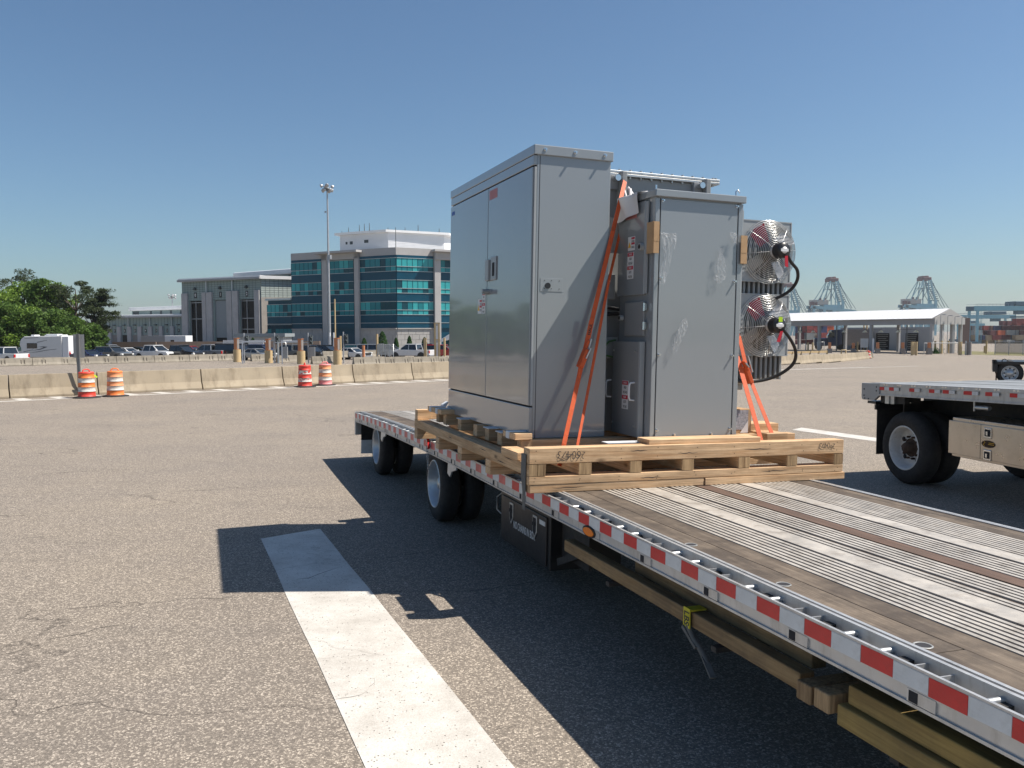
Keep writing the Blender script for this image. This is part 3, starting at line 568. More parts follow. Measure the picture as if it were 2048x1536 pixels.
def glazing(F,mF,u0,u1,lit,parent,rws,pw=1.15):
    n=max(1,round((u1-u0)/pw)); w=(u1-u0)/n
    for (zt,zm,zb) in rws:
        fr=MB()
        for z in (zt,zm,zb): fbox(F,u0,u1,.0,.12,z-.04,z+.04,mb=fr)
        wf=part('window_band',fr,'mullion',parent,mat=mF)
        vb=MB()
        for i in range(n+1): fbox(F,u0+i*w-.025,u0+i*w+.025,.0,.06,zb+.04,zt-.04,mb=vb)
        part('upright',vb,'glass_spandrel',wf,kind='stuff')
        for i in range(n):
            for (a,bz,pl_) in ((zb+.06,zm-.06,(.25 if lit else .12)),(zm+.06,zt-.06,(.62 if lit else .22))):  # lit face gets more bright panes, so its sunlight sits in pane colour
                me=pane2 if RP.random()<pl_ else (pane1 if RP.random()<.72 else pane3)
                ob('pane',me,wf,mat=Matrix.Translation((u0+i*w+.04,-.02,a-GB))@Matrix.Diagonal((w-.08,1,bz-a,1)))
    
    zs=[16.9,16.35],[13.8,12.25],[9.65,8.15],[5.55,4.05],[4.0,3.0]
    for a,bz in zs:
        if a>rws[0][0]+1.2: continue
        sp=MB(); fbox(F,u0,u1,-.03,.03,bz+.02,a-.02,mb=sp); part('spandrel_panel',sp,'glass_spandrel',parent,mat=mF)
    ln=MB(); fbox(F,u0,u1,.03,.10,4.02,4.10,mb=ln); part('transom',ln,'mullion',parent,mat=mF)
u=FL.u
for a,bb in ((585.5,645.5),(662,709.5),(722.5,793.7)): glazing(FL,mL,u(a),u(bb),False,off,rows)
st=MB(); 
for a,bb in ((645.8,660),(709.8,722.2)): fbox(FL,u(a)+.5,u(bb),-.2,.6,GB,17.6,mb=st)
fbox(FL,u(645.8)+.5,u(722.2),-.2,.6,16.5,17.7,mb=st)
part('portal_frame',st,'stone_column',off,mat=mL,bevel=.05)
st=MB(); fbox(FL,u(641),u(727),-.6,1.9,17.7,18.1,mb=st); part('cornice',st,'stone_column',off,mat=mL)
def stonebase(F,mF,u0,u1,lit):
    st=MB(); k=int((u1-u0)/1.5); 
    for j in range(4):
        for i in range(k+1):
            a=u0+(i-(j%2)*.5)*1.5; a0,a1=max(u0,a+.03),min(u1,a+1.47)
            if a1>a0: fbox(F,a0,a1,-.05,.06,GB+j*1.0+.03,GB+j*1.0+.97,mb=st)
    part('stone_block',st,'stone_light',off,mat=mF,kind='stuff')
    st=MB(); fbox(F,u0,u1,-.05,.25,2.85,3.05,mb=st); part('ledge',st,'stone_light',off,mat=mF)
    st=MB(); fbox(F,u0,u1,-.3,-.02,GB,2.85,mb=st); part('wall_base',st,'stone_column',off,mat=mF)
stonebase(FL,mL,u(585.5),u(645.5),False); stonebase(FL,mL,u(722.5),u(793.8),False)
v=FR.u
uend=30
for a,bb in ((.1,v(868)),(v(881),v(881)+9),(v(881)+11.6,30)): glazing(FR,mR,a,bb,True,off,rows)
st=MB(); fbox(FR,v(868.3),v(880.5),-.2,.6,GB,17.6,mb=st); fbox(FR,v(881)+9,v(881)+11.6,-.2,1.0,GB,17.6,mb=st); fbox(FR,v(868.3),v(881)+11.6,-.2,1.0,16.2,17.7,mb=st); part('portal_frame',st,'stone_column',off,mat=mR,bevel=.05)
st=MB(); fbox(FR,v(864),v(881)+13,-.6,1.9,17.7,18.1,mb=st); part('cornice',st,'stone_column',off,mat=mR)
stonebase(FR,mR,.1,v(868),True)
# white plant box on the roof
K=at(776,480,172).to_2d(); pb=Face(K,DL); e1=K+DL*pb.u(683.5); pr=Face(K,DR); e2=K+DR*pr.u(890)
ph=plan([e1,K,e2,e2+back*16,e1+back*16],17.6,22.3,'panel_white','plant_room',off)
ro=plan([e1+DL*.8-Vector((.47,.88))*.8,K-bn*.85,e2+DR*.8-Vector((-.478,.879))*-.0-Vector((-.478,.879))*.8,e2+back*17,e1+back*17],22.3,22.75,'roof_white','roof',off)
rb=MB()
for F_,L_ in ((Face(e1,-DL),(K-e1).length),(Face(K,DR),(e2-K).length)):
    mF=F_.mat(org)
    r_=MB()
    for k in range(13): r_.box(0,L_,-.05,-.0,18.4-GB+k*.3,18.4-GB+k*.3+.24)
    part('cladding',r_,'panel_white',off,mat=mF)
Fp=Face(e1,-DL); mP=Fp.mat(org); w_=MB()
for x0,x1,y0,y1 in ((695,698.5,484,489),(703.5,709,483,489),(732,740,480,486)): w_.box(Fp.u(x0),Fp.u(x1),-.1,-.02,Fp.z(x0,y1)-GB,Fp.z(x0,y0)-GB)
part('louvre',w_,'joint_dark',ph,mat=mP)
an=MB()
for x,h in ((684,1),(697.5,2),(719,2.6),(729,2.8),(739,2.9),(776,1.),(810,1.3),(836,2.4),(878,1.6)):
    F_=pb if x<777 else pr; q=(K+(DL*pb.u(x) if x<777 else DR*pr.u(x)))+back*.8; an.cyl((q.x-C.x,q.y-C.y,22.7-GB),(q.x-C.x,q.y-C.y,22.7-GB+h*.62),.10,.05,n=5)
part('mast',an,'joint_dark',ph)
an=MB(); an.cyl((0,0,18.3-GB),(0,0,22-GB),.06,n=5); part('mast',an,'joint_dark',off)
# low glass wing left of the block
w0=FL.u(536); lw=thing('office_wing','low teal glass wing between the dock building and the tall office','building wing',(LP.x,LP.y,GB)); 
mW=FL.mat((LP.x,LP.y)); orgw=(LP.x,LP.y); A=LP+(-DL)*w0
plan([A+bn*.35,LP+bn*.35,LP+back*12,A+back*12],GB,8.9,'glass_spandrel','core',lw,orgw)
glazing(FL,mW,w0,-.05,False,lw,[(8.05,6.45,5.55)]); st=MB(); fbox(FL,w0-.3,0,-.3,.3,8.9,9.3,mb=st); part('roof_edge',st,'mullion',lw,mat=mW)
glazing(FL,mW,w0,-.05,False,lw,[(3.9,1.4,.2)])
# ---- tall dock building
PB=at(524,690,185).to_2d(); fb=Face(PB,DL); ub=fb.u(367); PL=PB+DL*ub; FB=Face(PL,-DL); u=FB.u; LB=ub
dk=thing('dock_building','tall green panelled dock building with three numbered doors 0, 1 and 2','warehouse',(PL.x,PL.y,GB)); mB=FB.mat((PL.x,PL.y)); ogB=(PL.x,PL.y)
DS=Vector((.86,.51)).normalized(); SB=PB+DS*16
zT=13.9
plan([PL+back*1.2,PB+bn*.6+DL*.6,SB,SB+back*14,PL+back*22],GB,zT-.2,'dark_interior','interior',dk,ogB)
wl=MB()
def seg(a,bb,z0,z1,w=0,m=0,mb=wl): fbox(FB,u(a),u(bb),-.5,w,z0,z1,m,mb)
seg(367,523.6,9.6,zT)
doors=((381.4,408.2,9.4),(431,458.6,9.5),(482,512.6,9.5))
for x0,x1,zt in doors: pass
for a,bb in ((367,381.4),(408.2,431),(458.6,482),(512.6,523.6)): seg(a,bb,GB,9.6)
part('wall',wl,'green_panel',dk,mat=mB)
jt=MB()
for k in range(24): z=9.7+k*.175*1.0; 
for k in range(9): fbox(FB,.0,LB,.0,.012,9.7+k*.48,9.7+k*.48+.05,mb=jt)
for k in range(int(LB/.95)): fbox(FB,k*.95,k*.95+.05,.0,.014,9.7,zT,mb=jt)
part('panel_joint',jt,'joint_dark',dk,mat=mB)
for a,bb,zt in ((368,379.5,11.3),(408.6,416,11.4),(417.5,428.3,11.4),(457.3,467.5,11.5),(469.5,480.3,11.5),(512.8,522.8,11.5)):
    s=MB(); fbox(FB,u(a),u(bb),.0,.45,GB,zt,mb=s); part('pilaster',s,'precast_grey',dk,mat=mB,bevel=.03)
for x in (416.8,468.5): s=MB(); fbox(FB,u(x)-.12,u(x)+.12,.02,.3,GB,zT,mb=s); part('downspout',s,'mullion',dk,mat=mB)
s=MB(); fbox(FB,-.6,LB+.5,-.3,.9,zT,zT+.45,mb=s); part('gutter',s,'canopy_grey',dk,mat=mB); s=MB(); fbox(FB,-.6,LB+.5,-8,.6,zT+.45,zT+.75,mb=s); part('roof',s,'roof_white',dk,mat=mB)
for i,(x0,x1,zt) in enumerate(doors):
    s=MB()
    if i==1: fbox(FB,u(x0),u(x1),-.4,-.3,1.2,zt,mb=s); dd=part('door',s,'steel_door',dk,mat=mB,label='closed steel dock door'); 
    else:
        for xx in (x0,x1-1.2,(x0*1.4+x1*.6)/2+2): fbox(FB,u(xx),u(xx+.7),-.45,-.3,GB,zt,mb=s)
        for zz in (zt-.3,5.4,3.0,.8)[0:(2 if i==0 else 4)]: fbox(FB,u(x0),u(x1),-.45,-.3,zz,zz+.13,mb=s)
        dd=part('door',s,'steel_light',dk,mat=mB,label='open dock door with frames of the hall showing')
    s=MB(); xc=(x0+x1)/2-1; fbox(FB,u(xc)-.38,u(xc)+.38,.02,.06,10.15,11.45,mb=s); nb_=part('number_plate',s,'label_black',dk,mat=mB)
    lettering('012'[i],'label_white',dk,mB@Vector((u(xc),-.07,10.8-GB)),FB.D.to_3d(),(0,0,1),1.0,.8,.03)
    s=MB(); fbox(FB,u(xc)-.35,u(xc)+.35,.0,.5,12.1,12.35,mb=s); fbox(FB,u(xc)-.12,u(xc)+.12,.0,.5,11.95,12.6,mb=s); part('flood_lamp',s,'joint_dark',dk,mat=mB)
# light debris glimpsed through door 2
s=MB(); rr=random.Random(3)
for _ in range(26): a=rr.uniform(484,511); z=rr.uniform(-.2,3.4); s.beam((u(a),1.2,z-GB),(u(a)+rr.uniform(-1,1),1.25,z-GB+rr.uniform(-.6,.6)),.10,.1)
part('rack_steel',s,'galvanised',dk,mat=mB)
FS=Face(PB,DS); mS=FS.mat(ogB)
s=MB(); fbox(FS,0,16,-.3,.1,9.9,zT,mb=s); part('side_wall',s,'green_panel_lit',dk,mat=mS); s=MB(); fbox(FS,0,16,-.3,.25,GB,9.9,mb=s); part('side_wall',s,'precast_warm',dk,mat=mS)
s=MB(); 
for k in range(17): fbox(FS,k*.95,k*.95+.05,.1,.12,9.95,zT,mb=s)
for k in range(8): fbox(FS,0,16,.1,.115,10+k*.48,10.05+k*.48,mb=s)
part('panel_joint',s,'joint_dark',dk,mat=mS); s=MB(); fbox(FS,-.4,16,-6,.7,zT,zT+.7,mb=s); part('roof',s,'roof_white',dk,mat=mS)
# raised roof behind it
q0=at(472,560,215).to_2d(); q1=at(640,560,196).to_2d(); F_=Face(q0,q1-q0); h0=at(472,556,215).z; 
up_=thing('raised_roof','low raised hall roof with windows, white on top, above the dock building','roof',(q0.x,q0.y,0),F_.rz)
s=MB(); s.box(0,(q1-q0).length,0,12,10,h0); part('wall',s,'green_panel',up_); s=MB(); s.box(-.5,(q1-q0).length,-.6,12,h0,h0+1.3); part('roof',s,'roof_white',up_,bevel=.3)
for a in (3,12,20.5): s=MB(); s.box(a,a+2.6,-.03,.0,h0-1.1,h0-.1); part('window',s,'joint_dark',up_)
# ---- low warehouse on the left
Q=at(371,690,200).to_2d(); f2=Face(Q,DL); QL=Q+DL*f2.u(186); FW=Face(QL,-DL); u=FW.u; LW=(QL-Q).length; ogw=(QL.x,QL.y); mW2=FW.mat(ogw)
wh=thing('low_warehouse','long low green warehouse with a row of eight numbered dock doors','warehouse',(QL.x,QL.y,GB))
s=MB(); fbox(FW,0,LW,-14,0,GB,6.0,mb=s); part('wall',s,'green_panel',wh,mat=mW2)
s=MB(); fbox(FW,-1,LW,-14,.9,6.0,6.25,mb=s); part('gutter',s,'canopy_grey',wh,mat=mW2); s=MB(); fbox(FW,-1,LW,-14,.8,6.25,6.75,mb=s); part('roof',s,'roof_white',wh,mat=mW2,bevel=.15)
jt=MB()
for k in range(int(LW/1.1)): fbox(FW,k*1.1,k*1.1+.06,.0,.015,GB,6,mb=jt)
part('panel_joint',jt,'joint_dark',wh,mat=mW2)
cx_=[212,231,251,271.5,292.5,313.5,335.5,358.5]
for i,x in enumerate(cx_):
    s=MB(); fbox(FW,u(x-5.2),u(x+5.2),-.2,.03,GB,1.85,mb=s); part('dock_door',s,('dark_interior' if i in (2,) else 'kiosk_grey'),wh,mat=mW2)
    s=MB(); fbox(FW,u(x-1.6),u(x+1.6),.0,.06,2.45,3.3,mb=s); part('number_plate',s,'label_black',wh,mat=mW2)
    lettering('87654321'[i],'label_white',wh,mW2@Vector((u(x),-.08,2.88-GB)),FW.D.to_3d(),(0,0,1),.7,.8,.03)
    s=MB(); fbox(FW,u(x)-.35,u(x)+.35,.0,.5,4.15,4.35,mb=s); part('flood_lamp',s,'joint_dark',wh,mat=mW2)
    for a,bb in (((x+cx_[i-1])/2-3.6 if i else x-13,(x+cx_[i-1])/2+3.6 if i else x-6),):
        s=MB(); fbox(FW,u(a),u(bb),.0,.4,GB,3.9,mb=s); part('pilaster',s,'precast_grey',wh,mat=mW2)
for x in (219.5,259.5,302,346): s=MB(); fbox(FW,u(x)-.1,u(x)+.1,.02,.3,GB,6,mb=s); part('downspout',s,'mullion',wh,mat=mW2)
q0=at(264,620,226).to_2d(); q1=at(380,620,212).to_2d(); F_=Face(q0,q1-q0); h0=at(266,622,226).z
up_=thing('clerestory_hall','upper hall with small dark windows over the low warehouse','building',(q0.x,q0.y,0),F_.rz)
s=MB(); s.box(0,(q1-q0).length,0,14,3,h0); part('wall',s,'green_panel',up_); s=MB(); s.box(-.4,(q1-q0).length,-.8,14,h0,h0+.9); part('roof',s,'roof_white',up_,bevel=.2)
for x0,x1 in ((268,280),(302,306),(322,326),(342,346),(362,366)): s=MB(); s.box(F_.u(x0),F_.u(x1),-.04,0,h0-1.4,h0-.15); part('window',s,'joint_dark',up_)
# ---- walls, huts between lot and buildings
def wallrun(x0,x1,Y,top,mat,name,label,cat='wall',th=.3):
    a,b_=col(x0,Y),col(x1,Y); h=at(x0,top,Y).z-a.z; q=thing(name,label,cat,a); s=MB(); s.box(0,b_.x-a.x,0,th,0,h); part('wall_body',s,mat,q); return q,b_.x-a.x,h
wallrun(225,312,136,684,'brown_wall','boundary_wall','brown boundary wall behind the parked cars, left of the sand coloured stretch')
wallrun(312.5,640,137,683.5,'sand_wall','boundary_wall','sand coloured boundary wall behind the parked cars')
def boxhut(x0,x1,Y,top,dep,mat,name,label,cat,bot=None,rz=0):
    a,b_=col(x0,Y),col(x1,Y); h=at(x0,top,Y).z-a.z; z0=(at(x0,bot,Y).z-a.z) if bot else 0; q=thing(name,label,cat,a,rz); s=MB(); s.box(0,b_.x-a.x,0,dep,z0,h); part('body',s,mat,q,bevel=.04); return q,b_.x-a.x,h
q,w,h=boxhut(330,372,140,671.5,3,'panel_white','equipment_box','white box unit with a dark grille standing before the dock building','equipment box')
s=MB(); s.box(-4,-.02,.2,2.8,0,h); part('annex',s,'canopy_grey',q); s=MB(); s.box(w*.28,w*.45,-.03,.0,h-1.25,h-.7); s.box(w*.88,w*.99,-.03,.0,h-2.4,h-1.3); part('grille',s,'hub_rust',q)
q,w,h=boxhut(474,567,150,674,6,'wall_bluegrey','site_office','long grey blue flat roofed cabin below the third dock door','cabin')
s=MB(); s.box(-.4,w+.4,-.4,6.4,h,h+.6); part('roof',s,'steel_door',q)
a,b_=col(446,133),col(526,133); q=thing('picket_fence','short white picket fence over the sand wall','fence',a); hh=at(446,680.5,133).z-a.z; n=40; L=b_.x-a.x
for i in range(n): s=MB(); s.box(L*i/n,L*i/n+.09,0,.04,hh-.75,hh) ; part('picket',s,'panel_white',q) if i==0 else ob('picket',q.children[0].data,q,(L*i/n,0,0))
s=MB(); s.box(0,L,.04,.08,hh-.2,hh-.12); s.box(0,L,.04,.08,hh-.65,hh-.57); s.box(0,.1,.0,.12,0,hh); s.box(L,L+.1,0,.12,0,hh); part('rail',s,'panel_white',q)
# ---------------------------------------------------------------- masts and posts
def mast(x,Y,top,r0,r1,label,heads=8):
    p=col(x,Y); H=at(x,top,Y).z-p.z; q=thing('floodlight_mast',label,'floodlight',p); s=MB(); s.cyl((0,0,0),(0,0,H),r0,r1,n=10); part('pole',s,'steel_light',q)
    s=MB(); s.lathe((0,0,H-.1),(0,0,1),[(.1,-.4),(.45,-.3),(.5,0),(.1,.1)],10); part('crown_ring',s,'post_dark',q)
    for i in range(heads):
        t=i*6.283/heads; s=MB(); rr=.95 if i%2 else .8; zc=H+.25 if i%2 else H-.5; c=Vector((math.cos(t)*rr,math.sin(t)*rr,zc)); s.beam((0,0,zc-.1),c,.06); s.lathe(c,(math.cos(t)*.8,math.sin(t)*.8,-.35),[(.03,-.3),(.16,-.2),(.34,.12),(.30,.2),(0,.2)],10); part('floodlight',s,'steel_light',q)
    return q,H
q,H=mast(660,148,375,.24,.13,'tallest floodlight mast, rising in front of the glass office',9)
s=MB(); s.box(-.35,.1,-.35,-.1,10.2,10.5); s.cyl((.3,-.1,16.1),(.3,-.1,16.8),.28,n=8); s.box(-.5,-.2,-.2,0,24,24.3); part('bracket',s,'steel_light',q)
mast(347.5,235,592,.2,.14,'distant floodlight mast over the low warehouse roof',6)
p=col(671,120); q=thing('pole','thin tan pole just right of the tall floodlight mast','pole',p); s=MB(); s.cyl((0,0,0),(0,0,at(671,598,120).z-p.z),.12,.10,n=8); part('shaft',s,'tan_paint',q)
for x in (660,668): p=col(x,140); q=thing('pole','short white pole at the foot of the tall mast, '+('left one' if x==660 else 'right one'),'pole',p); s=MB(); s.cyl((0,0,0),(0,0,at(x,665,140).z-p.z),.14,n=8); part('shaft',s,'panel_white',q)
kk=None
for i,(x,yt,yb,yk) in enumerate(((474.5,699,724,677),(537.5,701,726,678.5),(602.5,702,728,678.5),(675,701,729.5,677))):
    p=gnd(x,yb); Y=p.y; H=at(x,yt,Y).z-p.z; w=['leftmost','second','third','rightmost'][i]
    q=thing('concrete_bollard','%s of the four fat tan bollards carrying orange kiosks'%w,'bollard',p,0,'tan lane bollards'); s=MB(); s.cyl((0,0,-.1),(0,0,H),.44,n=28); part('drum_body',s,'tan_paint',q,bevel=.03)
    H2=at(x,yk,Y).z-p.z; q=thing('lane_kiosk','orange lane kiosk on the %s fat tan bollard'%w,'kiosk',(p.x,p.y,p.z+H),-.35,'orange lane kiosks'); s=MB(); s.box(-.26,.14,-.22,.22,0,H2-H); part('housing',s,'kiosk_orange',q,bevel=.02); s=MB(); s.box(.14,.19,-.18,.18,.08,H2-H-.08); part('side_panel',s,'kiosk_grey',q)
    s=MB(); s.box(-.3,.22,-.26,.26,H2-H,H2-H+.06); part('lid',s,'kiosk_orange',q)
def post(x,yt,yb,mat,r,label,cat='post',name='steel_post',Y=None,group=None,sq=False):
    p=gnd(x,yb) if Y is None else col(x,Y); H=at(x,yt,p.y).z-p.z; q=thing(name,label,cat,p,0,group); s=MB(); 
    if sq: s.box(-r,r,-r,r,-.1,H)
    else: s.cyl((0,0,-.1),(0,0,H),r,n=10)
    part('shaft',s,mat,q); return q,p,H
for i,(x,yt) in enumerate(((488.5,666),(549.5,665.5),(616.5,665.5),(687,663.5))):
    q,p,H=post(x,yt,0,'steel_light',.07,'thin signal post with a hooded lamp, %s of four'%['first','second','third','fourth'][i],'signal post','signal_post',Y=97-i,group='lane signal posts')
    s=MB(); s.box(.15,.5,-.15,.15,H-1.3,H-.3); part('signal_head',s,'joint_dark',q,bevel=.02); s=MB(); s.beam((0,0,H-.3),(.3,0,H-.3),.06); part('bracket',s,'steel_light',q)
    s=MB()
    for k in range(2): s.lathe((.32,-.15,H-.55-.45*k),(0,-1,-.2),[(.13,0),(.13,.2)],10)
    part('hood',s,'joint_dark',q)
    if i in (1,2): s=MB(); s.box(.1 if i==2 else .9,.75 if i==2 else 1.45,-.1,.1,H-2.9,H-1.6); part('control_box',s,'sign_back',q)
for x0,x1,y,lab in ((484,531,683.5,'left'),(563,601,682.5,'right')):
    a=col(x0,94);b_=col(x1,94); z=at(x0,y,94).z; q=thing('gate_arm','pale horizontal gate arm between the tan bollards, %s one'%lab,'gate arm',(a.x,a.y,a.z)); s=MB(); s.box(0,b_.x-a.x,-.05,.05,z-a.z-.08,z-a.z+.08); s.cyl((.05,0,0),(.05,0,z-a.z),.06,n=6); part('arm',s,'panel_white',q)
a=col(548,95); b_=col(572,95); z=at(548,685,95).z-a.z; q=thing('pipe_stand','small galvanised pipe frame like a table behind the second bollard','pipe frame',a); s=MB(); L=b_.x-a.x
s.tube([(0,0,0),(0,0,z),(L,0,z),(L+.0,0,z*.8)],.05,6); s.tube([(0,.6,z),(L,.6,z)],.05,6); s.tube([(L*.35,0,z-.0),(L*.35,0,0)],.12,6); part('pipe',s,'galvanised',q)
post(727,691,708,'kiosk_orange',.17,'short orange post among the parked cars behind the barriers','post',Y=101)
for x,yt,yb,lab in ((754.5,668,0,'tall tan post holding a grey box, in front of the crowd fence'),(850.5,676,0,'leaning tan post between the white pickup and the framed sign'),(889,676,0,'tan post right next to the tall grey cabinet'),(681,672,0,'thin tan post beside the rightmost orange kiosk')):
    q,p,H=post(x,yt,yb,'tan_paint',.13 if x!=850.5 else .16,lab,'post',Y=98,sq=x==850.5)
    if x==754.5: s=MB(); s.box(.15,.75,-.1,.1,H-2.0,H-1.1); part('control_box',s,'sign_back',q); s=MB(); s.box(-.15,.5,-.2,.2,-.0,.15); part('foot',s,'tan_paint',q)
a=col(868.5,99); q=thing('framed_sign','tall tan double post with white panels between, against the office','sign',a); b_=col(880,99); L=b_.x-a.x; H=at(868,646,99).z-a.z; s=MB(); s.box(0,.2,-.1,.1,0,H); s.box(L-.2,L,-.1,.1,0,H); part('post',s,'tan_paint',q)
zz=at(868,679.5,99).z-a.z; s=MB(); s.box(-.03,L+.03,-.12,.12,zz-.06,zz+.06); s.box(-.03,L+.03,-.12,.12,H-.08,H+.05); part('crossbar',s,'tan_paint',q); s=MB(); s.box(.23,L-.23,-.03,.03,.1,zz-.35); s.box(.23,L-.23,-.03,.03,zz+.08,H-.35); part('panel',s,'panel_white',q); s=MB(); s.box(.23,L-.23,-.035,.035,H-.33,H-.1); s.box(.23,L-.23,-.035,.035,zz-.33,zz-.08);  part('panel',s,'sign_back',q)
for i in range(4):
    x0=755+i*8; a=col(x0,97); b_=col(x0+7.6,97); q=thing('crowd_fence','galvanised crowd barrier, %s of four behind the weathered barriers'%['leftmost','second','third','rightmost'][i],'crowd barrier',a,0,'crowd fence panels'); L=b_.x-a.x; H=at(x0,688.5,97).z-a.z; s=MB(); s.tube([(0,0,.1),(0,0,H),(L,0,H),(L,0,.1)],.04,6); s.tube([(0,0,.9),(L,0,.9)],.03,5); part('frame',s,'galvanised',q)
    for k in range(5): s=MB(); s.cyl((L*(k+1)/6,0,.9),(L*(k+1)/6,0,H),.028,n=5); part('bar',s,'galvanised',q)
a=col(881,140); q=thing('entrance_canopy','white curved entrance canopy beside the glass office, just left of the cabinet','canopy',a); b_=col(912,136); s=MB(); L=b_.x-a.x; zc=at(890,673,138).z-a.z; s.prism([(0,zc-.5),(0,zc-.9),(L*.5,zc-.55),(L,zc-.2),(L,zc+.6),(L*.5,zc+.35)],1,0,4); part('roof',s,'roof_white',q); s=MB(); s.box(.5,L,3.5,4,0,zc-.6); part('glass_wall',s,'glass_dark',q)
# ================================================================ THE RIGHT SIDE: canopy, yard, cranes
A=at(1867,690,122).to_2d(); DV=Vector((-.406,.914)); DG=Vector((.914,.406)); org=A
cn=thing('lane_canopy','long open gate canopy with white ribbed roof and grey fascia','canopy',(A.x,A.y,gz(122)))
FC=Face(A,DV); mC=Matrix.Translation((0,0,0))@Matrix.Rotation(math.atan2(-DV.y,-DV.x),4,'Z'); LC=46.
# local x runs from the far end (-LC) to the near end (0); outward (towards the lane in front) is -y
z0=gz(122); ze=at(1867,635,122).z-z0; zf=at(1867,649,122).z-z0; zr=at(1894,617.5,123).z-z0; WG=6.2
def cpart(name,mb,mats,**k): return part(name,mb,mats,cn,mat=mC,**k)
mxy=(DG@Vector((-DV.x,-DV.y)).orthogonal()) if False else 0
s=MB(); s.box(-LC,0,-.12,0,zf,ze-.05); cpart('fascia',s,'canopy_grey')
# which side is behind? the gable runs along DG from the near end
import mathutils
loc=(mC.inverted()@Vector((DG.x,DG.y,0))); sg=1 if loc.y>0 else -1
n=46; rib=MB()
for i in range(n):
    x0=-LC+i*LC/n; x1=x0+LC/n
    s=MB(); s.add([(x0+.03,-.5*sg,ze-.16),(x1-.03,-.5*sg,ze-.16),(x1-.03,WG/2*sg,zr),(x0+.03,WG/2*sg,zr),(x0+.03,-.5*sg,ze-.1),(x1-.03,-.5*sg,ze-.1),(x1-.03,WG/2*sg,zr+.06),(x0+.03,WG/2*sg,zr+.06)],[(0,1,2,3),(4,5,6,7),(0,1,5,4),(1,2,6,5),(2,3,7,6),(3,0,4,7)]); 
    if i==0: rp=cpart('roof_panel',s,'roof_white'); ox=x0
    else: ob('roof_panel',rp.data,cn,mat=mC@Matrix.Translation((x0-ox,0,0)))
s=MB(); s.add([(-LC,WG/2*sg,zr),(0,WG/2*sg,zr),(0,(WG+.4)*sg,ze-.16),(-LC,(WG+.4)*sg,ze-.16)],[(0,1,2,3)]); s.add([(x,-.45*sg,ze-.2) for x in (-LC,0)]+[(x,WG/2*sg,zr-.05) for x in (0,-LC)],[(0,1,2,3)]); cpart('roof_back',s,'canopy_grey')
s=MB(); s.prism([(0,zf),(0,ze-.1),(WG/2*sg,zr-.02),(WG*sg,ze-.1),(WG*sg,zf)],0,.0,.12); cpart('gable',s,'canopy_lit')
for k in range(5):
    x=-.35-k*11; 
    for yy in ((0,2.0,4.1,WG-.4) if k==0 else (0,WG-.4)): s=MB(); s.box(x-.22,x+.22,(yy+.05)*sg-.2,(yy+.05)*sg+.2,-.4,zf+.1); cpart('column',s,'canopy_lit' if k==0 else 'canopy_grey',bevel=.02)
for k in range(4):
    s=MB(); yy=(.9+1.45*k)*sg; s.cyl((.35,yy,-.2),(.35,yy,ze+.35-.12*k),.05,n=6); s.tube([(.35,yy,ze+.3-.12*k),(.45,yy,ze+.42-.12*k),(.9,yy,ze+.40-.12*k)],.04,6); s.box(.7,1.2,yy-.12,yy+.12,ze+.34-.12*k,ze+.44-.12*k); cpart('lamp_post',s,'steel_light')
for x in (-6,-12.5,-20,-27): 
    for d in (-1.6,1.6):
        s=MB(); s.lathe((x+d,1.6*sg,zf-1.0),(0,0,-1),[(.04,-.25),(.12,-.2),(.42,.12),(.38,.13),(0,.0)],12); cpart('lamp_shade',s,'lamp_pale')
    s=MB(); s.box(x-1.7,x+1.7,1.55*sg-.05,1.55*sg+.05,zf-.75,zf-.68); s.box(x-.06,x+.06,1.55*sg-.06,1.55*sg+.06,-.3,zf); cpart('lamp_bracket',s,'post_dark')
# grey wall behind the lanes; dark panels paint the shade of its openings
wA=Vector((A.x,A.y))+DG*13; s=MB(); 
wl_=thing('gate_wall','grey blue building wall with three dark openings behind the canopy lanes','wall',(wA.x,wA.y,gz(130)))
SP=lambda px:-((wA.x-(px-1024)/1700*wA.y)/(.406+.914*(px-1024)/1700)); s.box(SP(1680),SP(1862),0,.4,0,3.9); part('wall_body',s,'wall_bluegrey',wl_,mat=mC)
for p0_,p1_ in ((1703,1720),(1752,1778),(1811,1836)): s=MB(); s.box(SP(p0_),SP(p1_),-.06,-.02,.1,2.9); part('opening',s,'dark_interior',wl_,mat=mC)
r_=random.Random(4); s=MB()
for p0_,p1_ in ((1703,1720),(1752,1778),(1811,1836)):
    for k in range(8): s.box(SP(p0_)+.1+r_.random()*.5,SP(p1_)-.1-r_.random()*.7,-.12,-.07,.3+k*.33,.36+k*.33)
part('shutter_slat',s,'galvanised',wl_,mat=mC)
# truck under the canopy
p=col(1668,150); q=thing('lorry','dark blue lorry with a grey box standing under the canopy','lorry',p,-.25); 
s=MB(); s.prism([(-1.2,.9),(-1.2,2.5),(-.5,3.5),(1.2,3.6),(1.2,.7),(-1.2,.7)],1,-1.2,1.2); part('cab',s,'truck_blue',q,bevel=.1); s=MB(); s.box(-3.4,-1.2,-1.1,1.1,.7,2.1); part('hood',s,'truck_blue',q,bevel=.15)
s=MB(); s.box(1.4,6,-1.25,1.25,.8,3.6); part('cargo_box',s,'kiosk_grey',q); s=MB(); s.box(-1.0,-.1,-1.22,-1.2,2.2,3.1); part('window',s,'car_glass',q)
for x in (-2.6,1,4.2):
    for y in (-1.1,1.1): s=MB(); s.cyl((x,y-.15,.5),(x,y+.15,.5),.5,n=14); part('wheel',s,'rubber',q)
